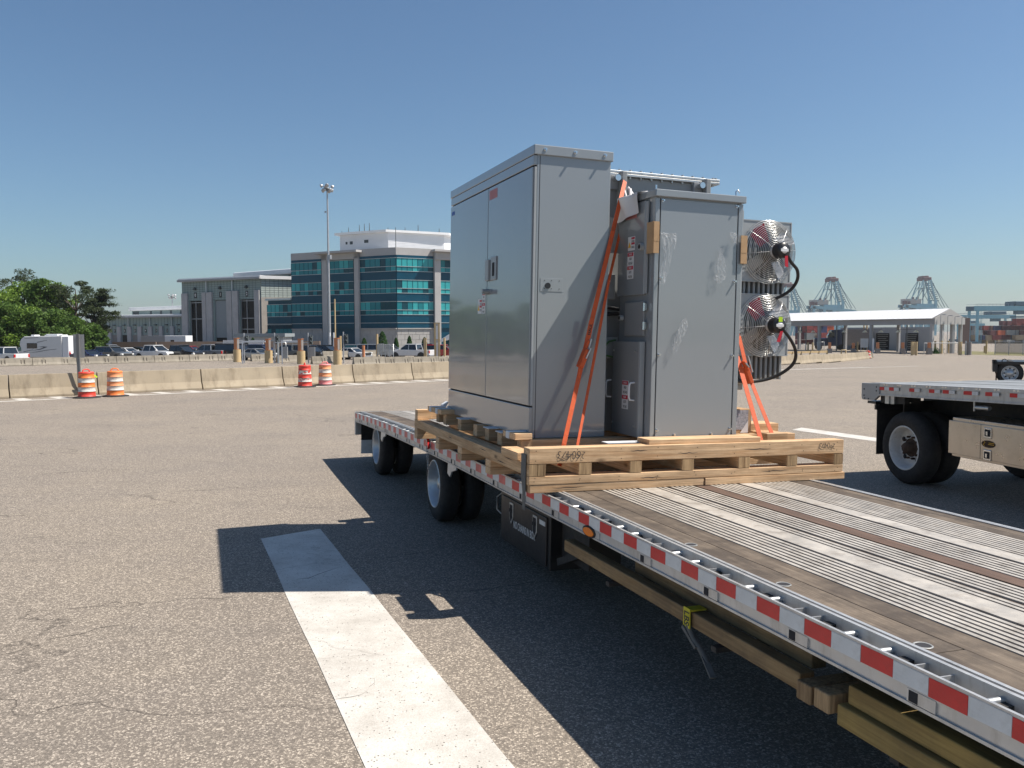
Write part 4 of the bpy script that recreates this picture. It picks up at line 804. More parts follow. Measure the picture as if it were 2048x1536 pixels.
# ---------------------------------------------------------------- posts, kiosks and rails before the canopy
RP_=[(1823.5,683.5,710.8,'tan_paint',.15,'tan post at the left side of the tan cabinet, under the canopy edge'),(1832.5,683.5,710.8,'tan_paint',.14,'tan post at the right side of the tan cabinet'),(1870,682,707,'tan_paint',.14,'tan post above the green bush'),(1882,681.5,707.5,'tan_paint',.22,'thick tan post behind the near canopy column'),(1896,681.8,706,'tan_paint',.2,'tan post in the middle under the gable'),(1920,683.5,710,'tan_paint',.24,'thick tan post right of the canopy'),(1931,682,710,'steel_light',.11,'light steel post right of the thick tan post'),(1938,684,710,'kiosk_grey',.3,'brown grey machine post by the yard gate'),(1714.5,683.5,702.5,'tan_paint',.14,'tan post left of the wall of panels'),(1616,685,702,'tan_paint',.14,'tan post in front of the blue lorry, left'),(1625,685,703,'tan_paint',.14,'tan post in front of the blue lorry, right'),(1972.5,682,707.5,'tan_paint',.13,'thin tan post on the grass before the screened fence'),(1969,692,706,'tan_paint',.13,'short tan post on the grass before the screened fence')]
for x,yt,yb,mt,r0_,lab in RP_: post(x,yt,yb,mt,r0_,lab,'post',group='posts around the canopy')
q,w,h=boxhut(1826.5,1831.5,118,684,.6,'tan_paint','tan_cabinet','tan steel cabinet between two tan posts at the canopy','cabinet')
for x,yt,ym,yb,lab in ((1755,685,697,705,'first'),(1805,685,697,706.5,'second'),(1858,685,696,707,'third'),(1659,685,697,704,'leftmost'),(1706.5,686,697,703,'middle')):
    p=gnd(x,yb+2); Y=p.y; H=at(x,ym,Y).z-p.z; H2=at(x,yt,Y).z-p.z; q=thing('ticket_kiosk','orange ticket kiosk on a dark grey block, %s one along the canopy'%lab,'kiosk',p,0,'ticket kiosks under the canopy'); s=MB(); s.box(-.3,.3,-.3,.3,-.1,H); part('base_block',s,'kiosk_grey',q); s=MB(); s.box(-.16,.16,-.2,.2,H,H2); part('housing',s,'kiosk_orange',q)
a=gnd(1848,708.5); b_=gnd(1917,708.5); q=thing('pipe_rail','horizontal pipe rail across the tan posts under the gable','rail',(a.x,a.y,a.z)); z=at(1848,686.3,a.y).z-a.z; s=MB(); s.tube([(0,0,z),(b_.x-a.x,b_.y-a.y,z)],.06,6); s.tube([(0,0,0),(0,0,z)],.06,6); s.tube([(b_.x-a.x,b_.y-a.y,0),(b_.x-a.x,b_.y-a.y,z)],.06,6); part('pipe',s,'galvanised',q)
a=gnd(1566,711); b_=gnd(1654,708.5); q=thing('guard_rail','low tan guard rail between the barriers and the blue lorry','guard rail',a); d=b_-a; s=MB()
for k in range(6): t=d*(k/5); s.box(t.x-.1,t.x+.1,t.y-.1,t.y+.1,t.z-.1,t.z+.5)
part('post',s,'tan_paint',q); s=MB(); s.beam((0,0,.38),(d.x,d.y,d.z+.38),.12,.3); part('beam',s,'tan_paint',q)
p=gnd(1687,711); q=thing('bollard_frame','small square tan bollard frame above the right hand barriers','bollard frame',p); s=MB(); s.tube([(-.3,0,0),(-.3,0,.75),(.3,0,.75),(.3,0,0)],.11,8); part('pipe',s,'tan_paint',q)
# white sign post and hanging panels
q,p,H=post(1746,677,706,'panel_white',.1,'thin white marker post in front of the grey wall','post',sq=True)
for x in (1727,1733): post(x,650,700,'tan_paint',.12,'tall brown pipe in front of the canopy, %s of a pair'%('left' if x==1727 else 'right'),'pipe','tall_pipe')
p=gnd(1728,706); q=thing('grey_panel','square pale grey panel on legs at the two tall pipes','panel',p); Y=p.y; s=MB(); s.box(-.55,.6,-.05,.05,at(1728,695,Y).z-p.z,at(1728,677,Y).z-p.z); s.box(-.5,-.44,-.04,.04,0,2); s.box(.5,.56,-.04,.04,0,2); part('panel',s,'steel_light',q)
for k,(x,w,yt) in enumerate(((1600,10,688),(1634,14,684))):
    a=gnd(x,706); L=w/1700*a.y; q=thing('mesh_gate','small grey mesh gate between tan posts, %s'%('left of the lorry' if k==0 else 'by the lorry'),'gate',a); H=at(x,yt,a.y).z-a.z; s=MB(); s.tube([(0,0,.2),(0,0,H),(L,0,H),(L,0,.2)],.04,6,closed=True)
    for i in range(1,6): s.cyl((L*i/6,0,.2),(L*i/6,0,H),.015,n=4)
    part('mesh',s,'galvanised',q)
# bush
p=gnd(1870,707.5); q=thing('bush','low green bush at the foot of the near canopy column','bush',p); lv=MB(); r=random.Random(9)
for _ in range(900):
    o=Vector((r.gauss(0,.36),r.gauss(0,.3),abs(r.gauss(0,.33)))); d=Vector((r.gauss(0,1),r.gauss(0,1),r.gauss(0,1))).normalized()*.10; e=d.cross(Vector((r.gauss(0,1),r.gauss(0,1),r.gauss(0,1)))).normalized()*.05; lv.add([o-d,o+e,o+d,o-e],[(0,1,2,3)])
part('leaves',lv,'leaf_shrub',q,fix=False)
# screened fence
a=gnd(1990,709); b_=gnd(2200,713); d=b_-a; L=Vector((d.x,d.y)).length; q=thing('screened_fence','chain link fence with grey privacy screen at the right edge','fence',a,math.atan2(d.y,d.x)); H=at(1990,683.5,a.y).z-a.z
s=MB(); s.quad((0,0,.1),(L,0,.1),(L,0,H),(0,0,H)); part('screen',s,'fence_screen',q)
for i in range(8): s=MB(); s.cyl((L*i/7,-.05,0),(L*i/7,-.05,H+.2),.05,n=6); part('post',s,'steel_light',q)
s=MB(); s.cyl((0,-.05,H),(L,-.05,H),.035,n=6); part('rail',s,'steel_light',q)
# ---------------------------------------------------------------- container yard
YC=470; cw=2.55; ch=2.6; RC=random.Random(21)
names={'cont_red':'red','cont_maroon':'maroon','cont_orange':'orange','cont_navy':'navy','cont_grey':'grey','cont_tan':'tan','cont_green':'green','cont_brown':'brown'}
cmesh={}
STK={1926:'first stack right of the canopy',1937:'second stack right of the canopy',1948:'third stack right of the canopy',1966:'first stack right of the gantry legs',1972:'second stack right of the gantry legs',1980:'third stack right of the gantry legs',1986:'first low stack above the screen',1995:'second low stack above the screen',2004:'first tall stack above the screen',2013:'second tall stack above the screen',2022:'third tall stack above the screen',2031:'fourth tall stack above the screen',2041:'last tall stack inside the frame',2052:'stack just outside the right edge',2064:'outermost stack beyond the right edge',1598:'first stack seen under the canopy',1612:'second stack seen under the canopy',1628:'third stack seen under the canopy',1642:'stack left of the lorry',2040:'air'}
def container(x,row,colr,Y,L=6.1,rz=0.35):
    if (colr,L) not in cmesh:
        s=MB(); s.box(0,L,0,2.44,0,2.55); me=[s]; s2=MB()
        for k in range(int(L/.5)): s2.box(.2+k*.5,.4+k*.5,-.06,0,.15,2.4)
        for k in range(4): s2.box(L,L+.05,.2+k*.55,.45+k*.55,.1,2.4)
        s3=MB()
        for xx in (0,L-.12):
            for zz in (0,2.45): s3.box(xx-.01,xx+.13,-.09,.1,zz,zz+.12)
        cmesh[(colr,L)]=(s.mesh('box_body',[colr]),s2.mesh('corrugation',[colr]),s3.mesh('corner_casting',['joint_dark']))
    p=col(x,Y); q=thing('shipping_container','%s shipping container, %s, in the %s'%(names[colr],['on the ground','second from the ground','third from the ground','fourth from the ground','fifth from the ground'][row],STK[x]),'shipping container',(p.x,p.y,p.z+row*ch),rz,'stacked shipping containers')
    a,b_,c_=cmesh[(colr,L)]; w=ob('box_body',a,q); ob('corrugation',b_,q); ob('corner_casting',c_,q); return q
grid=[ # x, colours from the ground up
(1926,['cont_grey','cont_green','cont_green','cont_grey']),(1937,['cont_brown','cont_maroon','cont_grey','cont_brown']),(1948,['cont_grey','cont_tan','cont_grey','cont_grey']),
(1966,['cont_tan','cont_navy','cont_red','cont_red']),(1972,['cont_tan','cont_tan','cont_red','cont_maroon']),(1980,['cont_grey','cont_tan','cont_maroon','cont_brown']),(1986,['cont_navy','cont_red','cont_orange','cont_navy']),(1995,['cont_tan','cont_orange','cont_orange','cont_navy']),
(2004,['cont_grey','cont_red','cont_navy','cont_maroon','cont_maroon']),(2013,['cont_grey','cont_red','cont_grey','cont_red','cont_maroon']),(2022,['cont_tan','cont_navy','cont_navy','cont_red','cont_red']),(2031,['cont_tan','cont_tan','cont_grey','cont_red','cont_red']),(2041,['cont_brown','cont_grey','cont_maroon','cont_maroon','cont_red']),(2052,['cont_grey','cont_red','cont_red','cont_maroon','cont_red']),(2064,['cont_grey','cont_navy','cont_red','cont_orange','cont_maroon']),
(1598,['cont_red','cont_maroon','cont_navy','cont_orange']),(1612,['cont_red','cont_grey','cont_red','cont_red']),(1628,['cont_maroon','cont_tan','cont_navy','cont_maroon']),(1642,['cont_navy','cont_red','cont_orange','cont_red'])]
for gi,(x,cs) in enumerate(grid):
    for r0_,c_ in enumerate(cs): container(x,r0_,c_,(330 if x<1700 else YC)+RC.uniform(-4,4))
# ---------------------------------------------------------------- rubber tyred gantries
def rtg(x0,x1,ytop,Y,label,spreader,grp,hang=None):
    a=col(x0,Y); b_=col(x1,Y); L=b_.x-a.x; H=at(x0,ytop,Y).z-a.z; q=thing('yard_gantry_crane',label,'gantry crane',a,0,grp)
    for y in (0,8): s=MB(); s.box(-1,L+1,y,y+1.2,H-2.4,H); part('girder',s,'crane_blue' if y==0 else 'crane_dark',q)
    s=MB()
    for y in (.1,9.1): s.beam((-1,y,H+1),(L+1,y,H+1),.12)
    for k in range(int(L/2)): s.beam((k*2,.1,H),(k*2,.1,H+1),.1)
    part('walkway_rail',s,'steel_light',q)
    for x in (0,L-1.6):
        for y in (0,8): s=MB(); s.box(x,x+1.1,y,y+1.1,0,H-2.4); part('leg',s,'crane_blue',q)
        s=MB(); s.box(x-.2,x+1.4,-1.5,10.5,.6,2); part('bogie_beam',s,'crane_dark',q)
        for y in (-.8,1.2,7.8,9.8): s=MB(); s.cyl((x+.2,y,.6),(x+.9,y,.6),.7,n=12); part('wheel',s,'rubber',q)
    s=MB()
    for k in range(10): s.beam((1.9,0,2+k*1.7),(2.6,0,2+k*1.7),.1)
    s.box(1.9,2.0,-.1,.1,1,H-2); s.box(2.5,2.6,-.1,.1,1,H-2); part('ladder',s,'crane_blue',q)
    xt=L*spreader; s=MB(); s.box(xt-5,xt+5,-.3,9.5,H+.2,H+2.4); part('trolley',s,'crane_dark',q,bevel=.3); s=MB(); s.box(xt-7.8,xt-5.6,0,2,H,H+2); part('winch_box',s,'crane_dark',q); s=MB(); s.box(xt-3,xt+2,1,5,H-4.3,H-2.4); part('operator_cab',s,'crane_dark',q)
    if hang: s=MB(); s.box(xt-3,xt+3,2,8,H-6,H-5.3); part('spreader',s,'crane_dark',q); s=MB(); [s.beam((xt+dx,4,H-5.4),(xt+dx,4,H-2),.15) for dx in (-2.4,2.4)]; part('hoist_rope',s,'crane_dark',q)
    return q,a,L,H,xt
q,a,L,H,xt=rtg(1952,2105,612,YC-30,'blue yard gantry crane in front, its beam running off the right edge','x' and .62,'yard gantry cranes',True)
c_=container(2040,0,'cont_red',YC-30); c_.location=(a.x+xt-3,a.y+2,a.z+H-9); c_['label']='dark red shipping container hanging from the front gantry crane'; 
rtg(1914,2027,630,YC+90,'lower looking blue gantry crane behind, beam level with the canopy ridge',.72,'yard gantry cranes',False)
rtg(1925,1966,647,YC+260,'small distant gantry beam seen through the legs of the front gantry',.5,'yard gantry cranes',False)
p=col(1925,430); q=thing('stair_tower','tall brown tower block hanging behind the canopy gable','tower',p); s=MB(); z0_=at(1925,659,430).z-p.z; s.box(0,3.4,0,4,z0_-8,at(1925,636,430).z-p.z); part('tower_body',s,'cont_brown',q)
# ---------------------------------------------------------------- ship to shore cranes: seen at an angle, apex over the legs
def quaycrane(x,yap,Y,label,sc=1.0):
    k=Y/1700*sc; ap=at(x,yap,Y); p=col(x,Y); q=thing('quay_crane',label,'harbour crane',p,0,'blue quay cranes'); Z0=ap.z-p.z
    def P(dx,dy,w=0): return Vector((dx*k,w,Z0-dy*k))
    D_=16.
    s=MB(); s.box(-11*k,9*k,0,D_,Z0-7*k,Z0+0*k); s.box(-9*k,-5*k,0,D_,Z0,Z0+2.5*k); s.box(-1*k,5*k,2,D_-2,Z0,Z0+3*k); part('apex_beam',s,'crane_maroon',q,bevel=1)
    for w in (0,D_):
        s=MB()
        for a,b_,t in (((-7,6),(-21,46),1.1),((3,6),(3,66),1.1),((-8,6),(-33,46),.7),((6,6),(18,50),1.8)): s.beam(P(*a,w),P(*b_,w),t,t)
        part('mast_leg',s,'crane_blue',q)
        s=MB(); 
        for a,b_,t in (((8,6),(36,60),.7),((8,10),(44,62),.5),((-4,8),(-8,46),.7),((-10,46),(4,20),.6),((4,22),(-14,22),.6),((-2,20),(14,48),.6)): s.beam(P(*a,w),P(*b_,w),t,t)
        part('stay',s,'crane_dark',q)
        s=MB(); s.beam(P(-46,57,w),P(-12,60,w),3.6,4.2); s.beam(P(-12,60,w),P(44,67,w),3.6,4.2); part('girder',s,'crane_blue',q)
        s=MB()
        for a,b_,t in (((-40,56),(-40,100),3.6),((-19,58),(-19,100),3.4),((0,60),(0,100),4.4),((18,46),(18,64),3),((18,62),(9,100),3)): s.beam(P(*a,w),P(b_[0],0,w)-Vector((0,0,0)) if False else Vector((b_[0]*k,w,0)),t,t)
        part('leg',s,'crane_blue',q)
    s=MB(); 
    for i in range(9): s.beam(P(8+i*1.35,12+i*4.2,0),P(8+i*1.35,12+i*4.2,D_),1.1,1.1); s.box((10+i*1.35)*k,(13+i*1.35)*k,-1,2,Z0-(14+i*4.2)*k,Z0-(12.5+i*4.2)*k)
    part('stair',s,'crane_dark',q)
    s=MB(); s.box(-43*k,-10*k,1,D_-1,Z0-53*k,Z0-43*k); part('machinery_house',s,'crane_house',q,bevel=.6)
    s=MB(); s.box(-46*k,-39*k,-1,4,Z0-59*k,Z0-47*k); s.box(-37*k,-33*k,-1,1,Z0-54*k,Z0-48*k); s.box(-27*k,-24*k,2,6,Z0-43*k,Z0-39.5*k); s.box(-18*k,-15*k,2,6,Z0-43*k,Z0-39.5*k); part('winch_hut',s,'crane_maroon',q)
    s=MB(); s.box(-20*k,18*k,-.5,D_+.5,Z0-60*k,Z0-53*k); part('portal_beam',s,'crane_blue',q)
    s=MB(); s.box(-45*k,20*k,-.5,D_+.5,Z0-66*k,Z0-63.5*k)
    for i in range(12): s.beam(P(-44+i*5,60,0),P(-42+i*5,66,0),.7)
    part('lower_brace',s,'crane_dark',q)
quaycrane(1666,556,1200,'middle blue quay crane, above the left part of the canopy roof'); quaycrane(1851,554,1210,'right hand blue quay crane, above the canopy ridge'); quaycrane(1578,567,1300,'leftmost blue quay crane, half hidden by the fans and hose')
# ================================================================ PARKED VEHICLES
def wheel(q,x,y,r,w,side,rim='rim_alu',nm='wheel'):
    s=MB(); s.lathe((x,y-w/2*side,r),(0,side,0),[(r*.6,0),(r*.93,0),(r,w*.15),(r,w*.85),(r*.93,w),(r*.62,w)],20); t=part(nm,s,'rubber',q)
    s=MB(); s.lathe((x,y-w/2*side,r),(0,side,0),[(r*.62,w),(r*.58,w*.8),(r*.2,w*.75),(0,w*.85)],16)
    part('rim',s,rim,t); return t
CAR={ # profiles (x forward, z): lower body, then glasshouse bottom/top x
'pickup':dict(L=5.8,W=1.95,body=[(-2.9,.45),(-2.9,1.18),(-1.1,1.2),(1.15,1.22),(1.5,1.2),(2.75,1.08),(2.9,.9),(2.9,.42)],gl=[(-1.15,1.2),(-1.0,1.82),(.45,1.85),(1.35,1.2)],top=(-1.0,.5,1.86,1.93),wx=(-1.75,1.85),r=.41),
'suv':dict(L=4.95,W=1.92,body=[(-2.45,.4),(-2.48,.9),(-2.35,1.15),(1.0,1.14),(1.3,1.12),(2.3,.98),(2.46,.8),(2.46,.38)],gl=[(-2.3,1.14),(-2.05,1.68),(.25,1.72),(1.15,1.13)],top=(-2.05,.3,1.72,1.79),wx=(-1.45,1.5),r=.38),
'sedan':dict(L=4.7,W=1.83,body=[(-2.35,.35),(-2.35,.85),(-2.2,1.0),(-1.5,1.02),(.9,.98),(2.1,.82),(2.33,.65),(2.33,.32)],gl=[(-1.7,1.0),(-.95,1.4),(.15,1.43),(1.05,.97)],top=(-.95,.2,1.42,1.47),wx=(-1.4,1.42),r=.33),
'jeep':dict(L=4.5,W=1.9,body=[(-2.2,.5),(-2.2,1.2),(.8,1.2),(.85,1.15),(2.1,1.08),(2.2,1.0),(2.2,.5)],gl=[(-2.15,1.2),(-2.1,1.82),(.45,1.82),(.8,1.2)],top=(-2.15,.5,1.82,1.9),wx=(-1.4,1.45),r=.42),
'van':dict(L=5.4,W=2.0,body=[(-2.7,.45),(-2.7,1.2),(1.4,1.2),(1.7,1.15),(2.5,.98),(2.7,.8),(2.7,.4)],gl=[(-2.6,1.2),(-2.5,1.95),(.9,1.97),(1.7,1.17)],top=(-2.5,.95,1.96,2.05),wx=(-1.7,1.75),r=.38)}
proto={}
def car(kind,paint,loc,rz,label,glass='car_glass',extra=None):
    key=(kind,paint,glass)
    if key in proto: q=dup(proto[key],label,loc,rz); 
    else:
        c=CAR[kind]; W_=c['W']/2; q=thing('parked_'+{'pickup':'pickup','suv':'suv','sedan':'sedan','jeep':'off_roader','van':'van'}[kind],label,{'pickup':'pickup truck','suv':'SUV','sedan':'car','jeep':'off-roader','van':'van'}[kind],loc,rz,'vehicles parked in the lot')
        s=MB(); s.prism(c['body'],1,-W_,W_); b=part('body',s,paint,q,bevel=.07)
        if kind=='pickup': 
            s=MB(); s.box(-2.8,-1.25,-W_+.12,W_-.12,1.17,1.20); part('bed_floor',s,'trim_black',q)
        g0,g1,g2,g3=c['gl']; i=.16; z=g0[1]
        s=MB(); pts=[(g0[0],-W_+.06,g0[1]),(g3[0],-W_+.06,g3[1]),(g2[0],-W_+.06+i,g2[1]),(g1[0],-W_+.06+i,g1[1])]; pts2=[(x,-y,zz) for x,y,zz in pts]
        s.add(pts+pts2,[(0,1,2,3),(7,6,5,4),(1,5,6,2),(3,2,6,7),(4,0,3,7)]); part('windows',s,glass,q)
        s=MB(); t=c['top']; s.box(t[0]-.08,t[1]+.1,-W_+i+.02,W_-i-.02,t[2]-.03,t[3]); 
        part('roof',s,paint,q,bevel=.06)
        s=MB()
        for y in (-1,1):
            for (ax,az),(bx,bz) in ((g0,g1),(g3,g2)): s.beam((ax,y*(W_-.05),az),(bx,y*(W_-.05-i),bz),.09,.07)
            for f in ((.5,) if kind!='pickup' else (.46,)):
                xb=g0[0]+(g3[0]-g0[0])*f; s.beam((xb,y*(W_-.045),z),(xb,y*(W_-.045-i),g1[1]),.07,.05)
        part('pillar',s,paint,q)
        for x in c['wx']:
            for y in (-1,1): wheel(q,x,y*(W_-.1),c['r'],.22,y)
            s=MB(); 
            for y in (-1,1): s.cyl((x,y*(W_-.3),c['r']),(x,y*(W_+.012),c['r']),c['r']+.09,n=18)
            part('wheel_arch',s,'trim_black',q)
        L=c['L']/2
        s=MB(); s.box(L-.08,L+.03,-W_+.35,W_-.35,.55,.85); part('grille',s,'trim_black',q)
        for y in (-1,1):
            s=MB(); s.box(L-.32,L+.01,y*(W_-.12)-.14,y*(W_-.12)+.14,.72,.92); part('headlight',s,'lamp_clear',q,bevel=.03)
            s=MB(); s.box(-L-.01,-L+.12,y*(W_-.1)-.1,y*(W_-.1)+.1,.75,1.12); part('taillight',s,'red_lens',q)
            s=MB(); s.box(g3[0]-.25,g3[0]-.08,y*(W_+.08)-.1,y*(W_+.08)+.1,z-.02,z+.16); part('mirror',s,paint,q,bevel=.03)
        s=MB(); s.box(L-.1,L+.08,-W_+.05,W_-.05,.38,.52); s.box(-L-.08,-L+.1,-W_+.05,W_-.05,.38,.55); part('bumper',s,'trim_black' if kind in('jeep','van') else 'steel_light',q)
        proto[key]=q
    return q
def pc(x,Y): p=col(x,Y); return (p.x,p.y,p.z)
VS=[('pickup','car_white',8,90,2.75,'white pickup at the left edge, tailgate towards the motorhome'),
('suv','car_black',22,99,2.6,'black car behind the white pickup at the left edge'),
('suv','car_black',-50,97,-.4,'dark car beyond the left edge of the photo'),('sedan','car_silver',-130,95,-.4,'silver car beyond the left edge of the photo'),
('sedan','car_navy',178,94,-.45,'navy blue car just right of the sign post, headlight glinting'),
('suv','car_black',191,113,-.3,'black vehicle behind the navy car, only its roof showing'),('suv','car_silver',222,117,-.3,'silver vehicle in the second row behind the grey wagon'),
('suv','car_grey',226,100,-.38,'grey SUV with a light roof between the navy car and the white crew cab'),
('sedan','car_white',255,109,-.4,'white car with a sun glint behind the grey SUV'),('sedan','car_black',283,116,-.3,'dark car behind, between grey SUV and white crew cab'),
('pickup','car_white',310,101,-.38,'white crew cab pickup with nose to the right'),
('pickup','car_black',362,101,-.38,'large black crew cab pickup right of the white one'),
('sedan','car_red',383,122,-.3,'red car far back right of the black crew cab'),
('pickup','car_silver',418,104,2.75,'silver pickup with its red taillight and tailgate to the right'),
('van','car_black',470,103,-.35,'black van with a roof rack behind the leftmost tan bollard'),
('sedan','car_silver',515,98,-.45,'light silver sedan nose right between the first two bollards'),
('suv','car_navy',525,114,-.3,'navy vehicle roof behind the silver sedan'),
('pickup','car_grey',577,101,2.8,'dark grey pickup with a ladder rack between second and third bollards'),
('suv','car_black',622,100,-.4,'black SUV with bright headlight right of the third bollard'),
('suv','car_black',653,106,-.35,'second black SUV, behind and right of the one with the bright headlight'),
('sedan','car_white',706,100,-.45,'white SUV like car just right of the fourth bollard'),
('suv','car_silver',722,109,-.4,'silver car with green tinted windscreen behind the white one'),
('jeep','car_silver',749,103,-.1,'boxy silver off-roader with dark side windows behind the grey box'),
('suv','car_silver',779,110,-.2,'silver SUV behind the crowd fence'),
('pickup','car_white',823,101,3.14-.32,'large white pickup with wide rear wings right of the crowd fence'),
('jeep','car_black',856,106,.1,'black off-roader behind the tan leaning post'),
('suv','car_red',887,103,-.2,'red vehicle seen through the posts next to the cabinet')]
for kind,paint,x,Y,rz,lab in VS:
    gl='car_glass_teal' if 'green tinted' in lab else 'car_glass'
    Y+=8
    q=car(kind,paint,pc(x,Y),rz,lab,gl)
    if 'roof rack' in lab: s=MB(); [s.beam((-2.4,y,2.16),(.8,y,2.16),.05) for y in (-.7,.7)]; [s.beam((x_,-.7,2.16),(x_,.7,2.16),.05) for x_ in (-2,-1,0,.7)]; part('roof_rack',s,'galvanised',q)
    if 'ladder rack' in lab: s=MB(); [s.tube([(x_,y,1.2),(x_,y,2.15)],.03,5) for x_ in (-2.7,-1.2,.9) for y in (-.8,.8)]; [s.beam((-2.8,y,2.15),(1.6,y,2.15),.07) for y in (-.8,.8)]; part('ladder_rack',s,'galvanised',q)
# motorhome
p=col(97,104); q=thing('motorhome','white motorhome with grey swooshes and a dark side window','motorhome',p,-.12)
s=MB(); s.prism([(-2.75,.55),(-2.75,1.75),(-2.95,2.1),(-2.75,2.75),(-2.3,3.1),(2.6,3.18),(2.6,.55)],1,-1.2,1.2); part('body',s,'rv_white',q,bevel=.08)
s=MB(); s.prism([(-4.5,.55),(-4.5,1.1),(-3.5,1.3),(-2.9,2.0),(-2.6,2.0),(-2.6,.55)],1,-1.05,1.05); part('cab',s,'rv_white',q,bevel=.08)
s=MB(); s.prism([(-3.4,1.35),(-2.88,1.9),(-2.75,1.9),(-2.75,1.35)],1,-1.07,-1.05); part('cab_window',s,'car_glass_teal',q)
s=MB(); s.box(-1.95,-.6,-1.23,-1.2,1.65,2.3); part('window',s,'car_glass',q,bevel=.02)
s=MB(); 
for pts in ([(-2.4,1.22),(-1.2,1.47),(-1.15,1.52),(-2.4,1.30)],[(-1.4,1.4),(-.2,1.5),(.45,1.72),(.75,1.85),(.2,1.9),(-.5,1.86),(.1,1.80),(.2,1.75),(-.3,1.6)],[(-1.8,1.15),(-.6,1.2),(.5,1.4),(1.9,1.55),(1.9,1.6),(.5,1.46),(-.6,1.27)],[(-.6,2.35),(.7,2.62),(.7,2.66),(-.6,2.43)],[(-2.2,2.86),(-.4,2.95),(-.4,3.0),(-2.2,2.93)]): s.add([(x,-1.215,z) for x,z in pts],[tuple(range(len(pts)))])
part('stripe',s,'rv_stripe',q)
for x0,x1,z in ((-1.9,-1.4,.12),(.1,1.6,.2),(-.1,.1,.1),(1.8,2.3,.12)): s=MB(); s.box(x0,x1,-.5,.5,3.13,3.13+z+.05); part('roof_unit',s,'panel_white',q,bevel=.05)
s=MB(); s.box(2.6,3.4,-1.1,1.1,.5,3.1); part('rear_body',s,'panel_white',q,bevel=.05); s=MB(); s.box(3.4,3.43,-1.0,-.8,.95,1.3); part('taillight',s,'red_lens',q)
for x in (-3.6,1.3): wheel(q,x,-1.05,.42,.25,-1); wheel(q,x,1.05,.42,.25,1)
# ================================================================ THE NEAR TRAILER (local: x across to the right, y away, z up)
YAW=-.3499; TILT=.0243
dv=Vector((math.sin(YAW),math.cos(YAW),0)); nv=Vector((math.cos(YAW),-math.sin(YAW),-TILT)).normalized(); uv=nv.cross(dv)
O=Vector((2.43,.8845,1.006)); WD=2.70
TF=Matrix(((nv.x,dv.x,uv.x,O.x),(nv.y,dv.y,uv.y,O.y),(nv.z,dv.z,uv.z,O.z),(0,0,0,1)))
def TP(a,b,z): return TF@Vector((a,b,z))
TI=TF.inverted()
def PB(x,y,b):       # the point of the load's local plane y=b seen there
    c=TI@Vector((0,0,CAMH)); r=TI.to_3x3()@ray(x,y); return tuple(c+r*((b-c.y)/r.y))
def gl(a,b): # local z of the ground under (a,b)
    return (0-O.z-nv.z*a-dv.z*b)/uv.z
def camber(p):
    y=p[1]; z=p[2]-(.0026*(y-8)**2 if y>8 else 0); return (p[0],y,z)
BE=15.35; BS=-1.6
tr=thing('flatbed_trailer','low aluminium and wood deck trailer with red and white tape, carrying the grey cabinets','trailer',mat=TF)
def C_(): return MB(camber)
def tpart(name,mb,mats,par=None,**k): return part(name,mb,mats,par or tr,**k)
NB=40
# deck planks, each its own board or extrusion
for a0,a1,mt in ((.145,.315,'deck_wood'),(.318,.478,'deck_wood'),(1.376,1.505,'deck_wood_red'),(2.345,2.465,'deck_wood'),(2.468,2.585,'deck_wood')):
    for (y0,y1) in ((BS,2.9),(2.905,7.6),(7.605,BE)) if a0!=1.376 else ((BS,5.1),(5.105,BE)):
        dy=a0*2.3; s=C_(); s.box(a0,a1,(y0-dy if y0>BS else y0),(y1-dy-.004 if y1<BE else BE),-.035,-.002-((a0*977+y0)%1)*.003,n=14); tpart('deck_board',s,mt,bevel=.004)
def ribbed(a0,a1,flat=None):
    """aluminium extrusion: raised treads with dirty grooves between; flat = smooth run in the middle"""
    s=C_(); s.box(a0,a1,BS,BE,-.03,-.009,1,n=24); x=a0
    w=.027;gp=.020
    while x+w<=a1+.001:
        if flat and x+w>flat[0] and x<flat[1]: s.box(flat[0],flat[1],BS,BE,-.009,0,0,n=24); x=flat[1]+gp; continue
        s.box(x,x+w,BS,BE,-.0095,0,0,n=24); x+=w+gp
    tpart('deck_plank',s,['aluminium_deck','deck_groove'])
ribbed(.482,.80);ribbed(.803,1.12,(.822,.985));ribbed(1.123,1.372);ribbed(1.509,1.79);ribbed(1.793,2.06,(1.812,1.955));ribbed(2.063,2.341)
# recessed lashing rings in the left board, worn holes
for (x,y) in ((1382,1089),(1567,1168),(1846,1290)):
    c=TI@Vector((0,0,CAMH)); r_v=TI.to_3x3()@ray(x,y); q_=c+r_v*(-c.z/r_v.z)
    s=MB(); s.lathe((q_.x,q_.y,-.001),(0,0,1),[(.032,.0),(.036,.003),(.040,.0)],20); rg=tpart('lashing_ring',s,'deck_grey'); s=MB(); s.disc((q_.x,q_.y,.0002),(0,0,1),.03,18); part('ring_hole',s,'dark_gap',rg)
# side rails: outer lip, channel floor, twin inner ribs, lower flange
def rail(sg,x0):
    f=lambda p: camber((x0+sg*p[0],p[1],p[2]))
    s=MB(f)
    s.box(-.004,.012,BS,BE,-.115,-.018,n=NB)       # outer lip
    s.box(.002,.014,BS,BE,-.165,-.112,n=NB)        # lower web
    s.box(-.008,.03,BS,BE,-.178,-.165,n=NB)        # bottom flange
    s.box(.012,.10,BS,BE,-.112,-.10,n=NB)          # channel floor
    s.box(.088,.100,BS,BE,-.10,-.006,n=NB)         # inner wall
    s.box(.088,.108,BS,BE,-.006,.002,n=NB); s.box(.122,.142,BS,BE,-.004,.004,n=NB); s.box(.100,.142,BS,BE,-.03,-.012,n=NB)
    return tpart('side_rail',s,'aluminium_rail')
rl=rail(1,0); rr_=rail(-1,WD)
s0=MB(); s0.box(.010,.09,-.05,.05,-.10,-.03); s0=s0
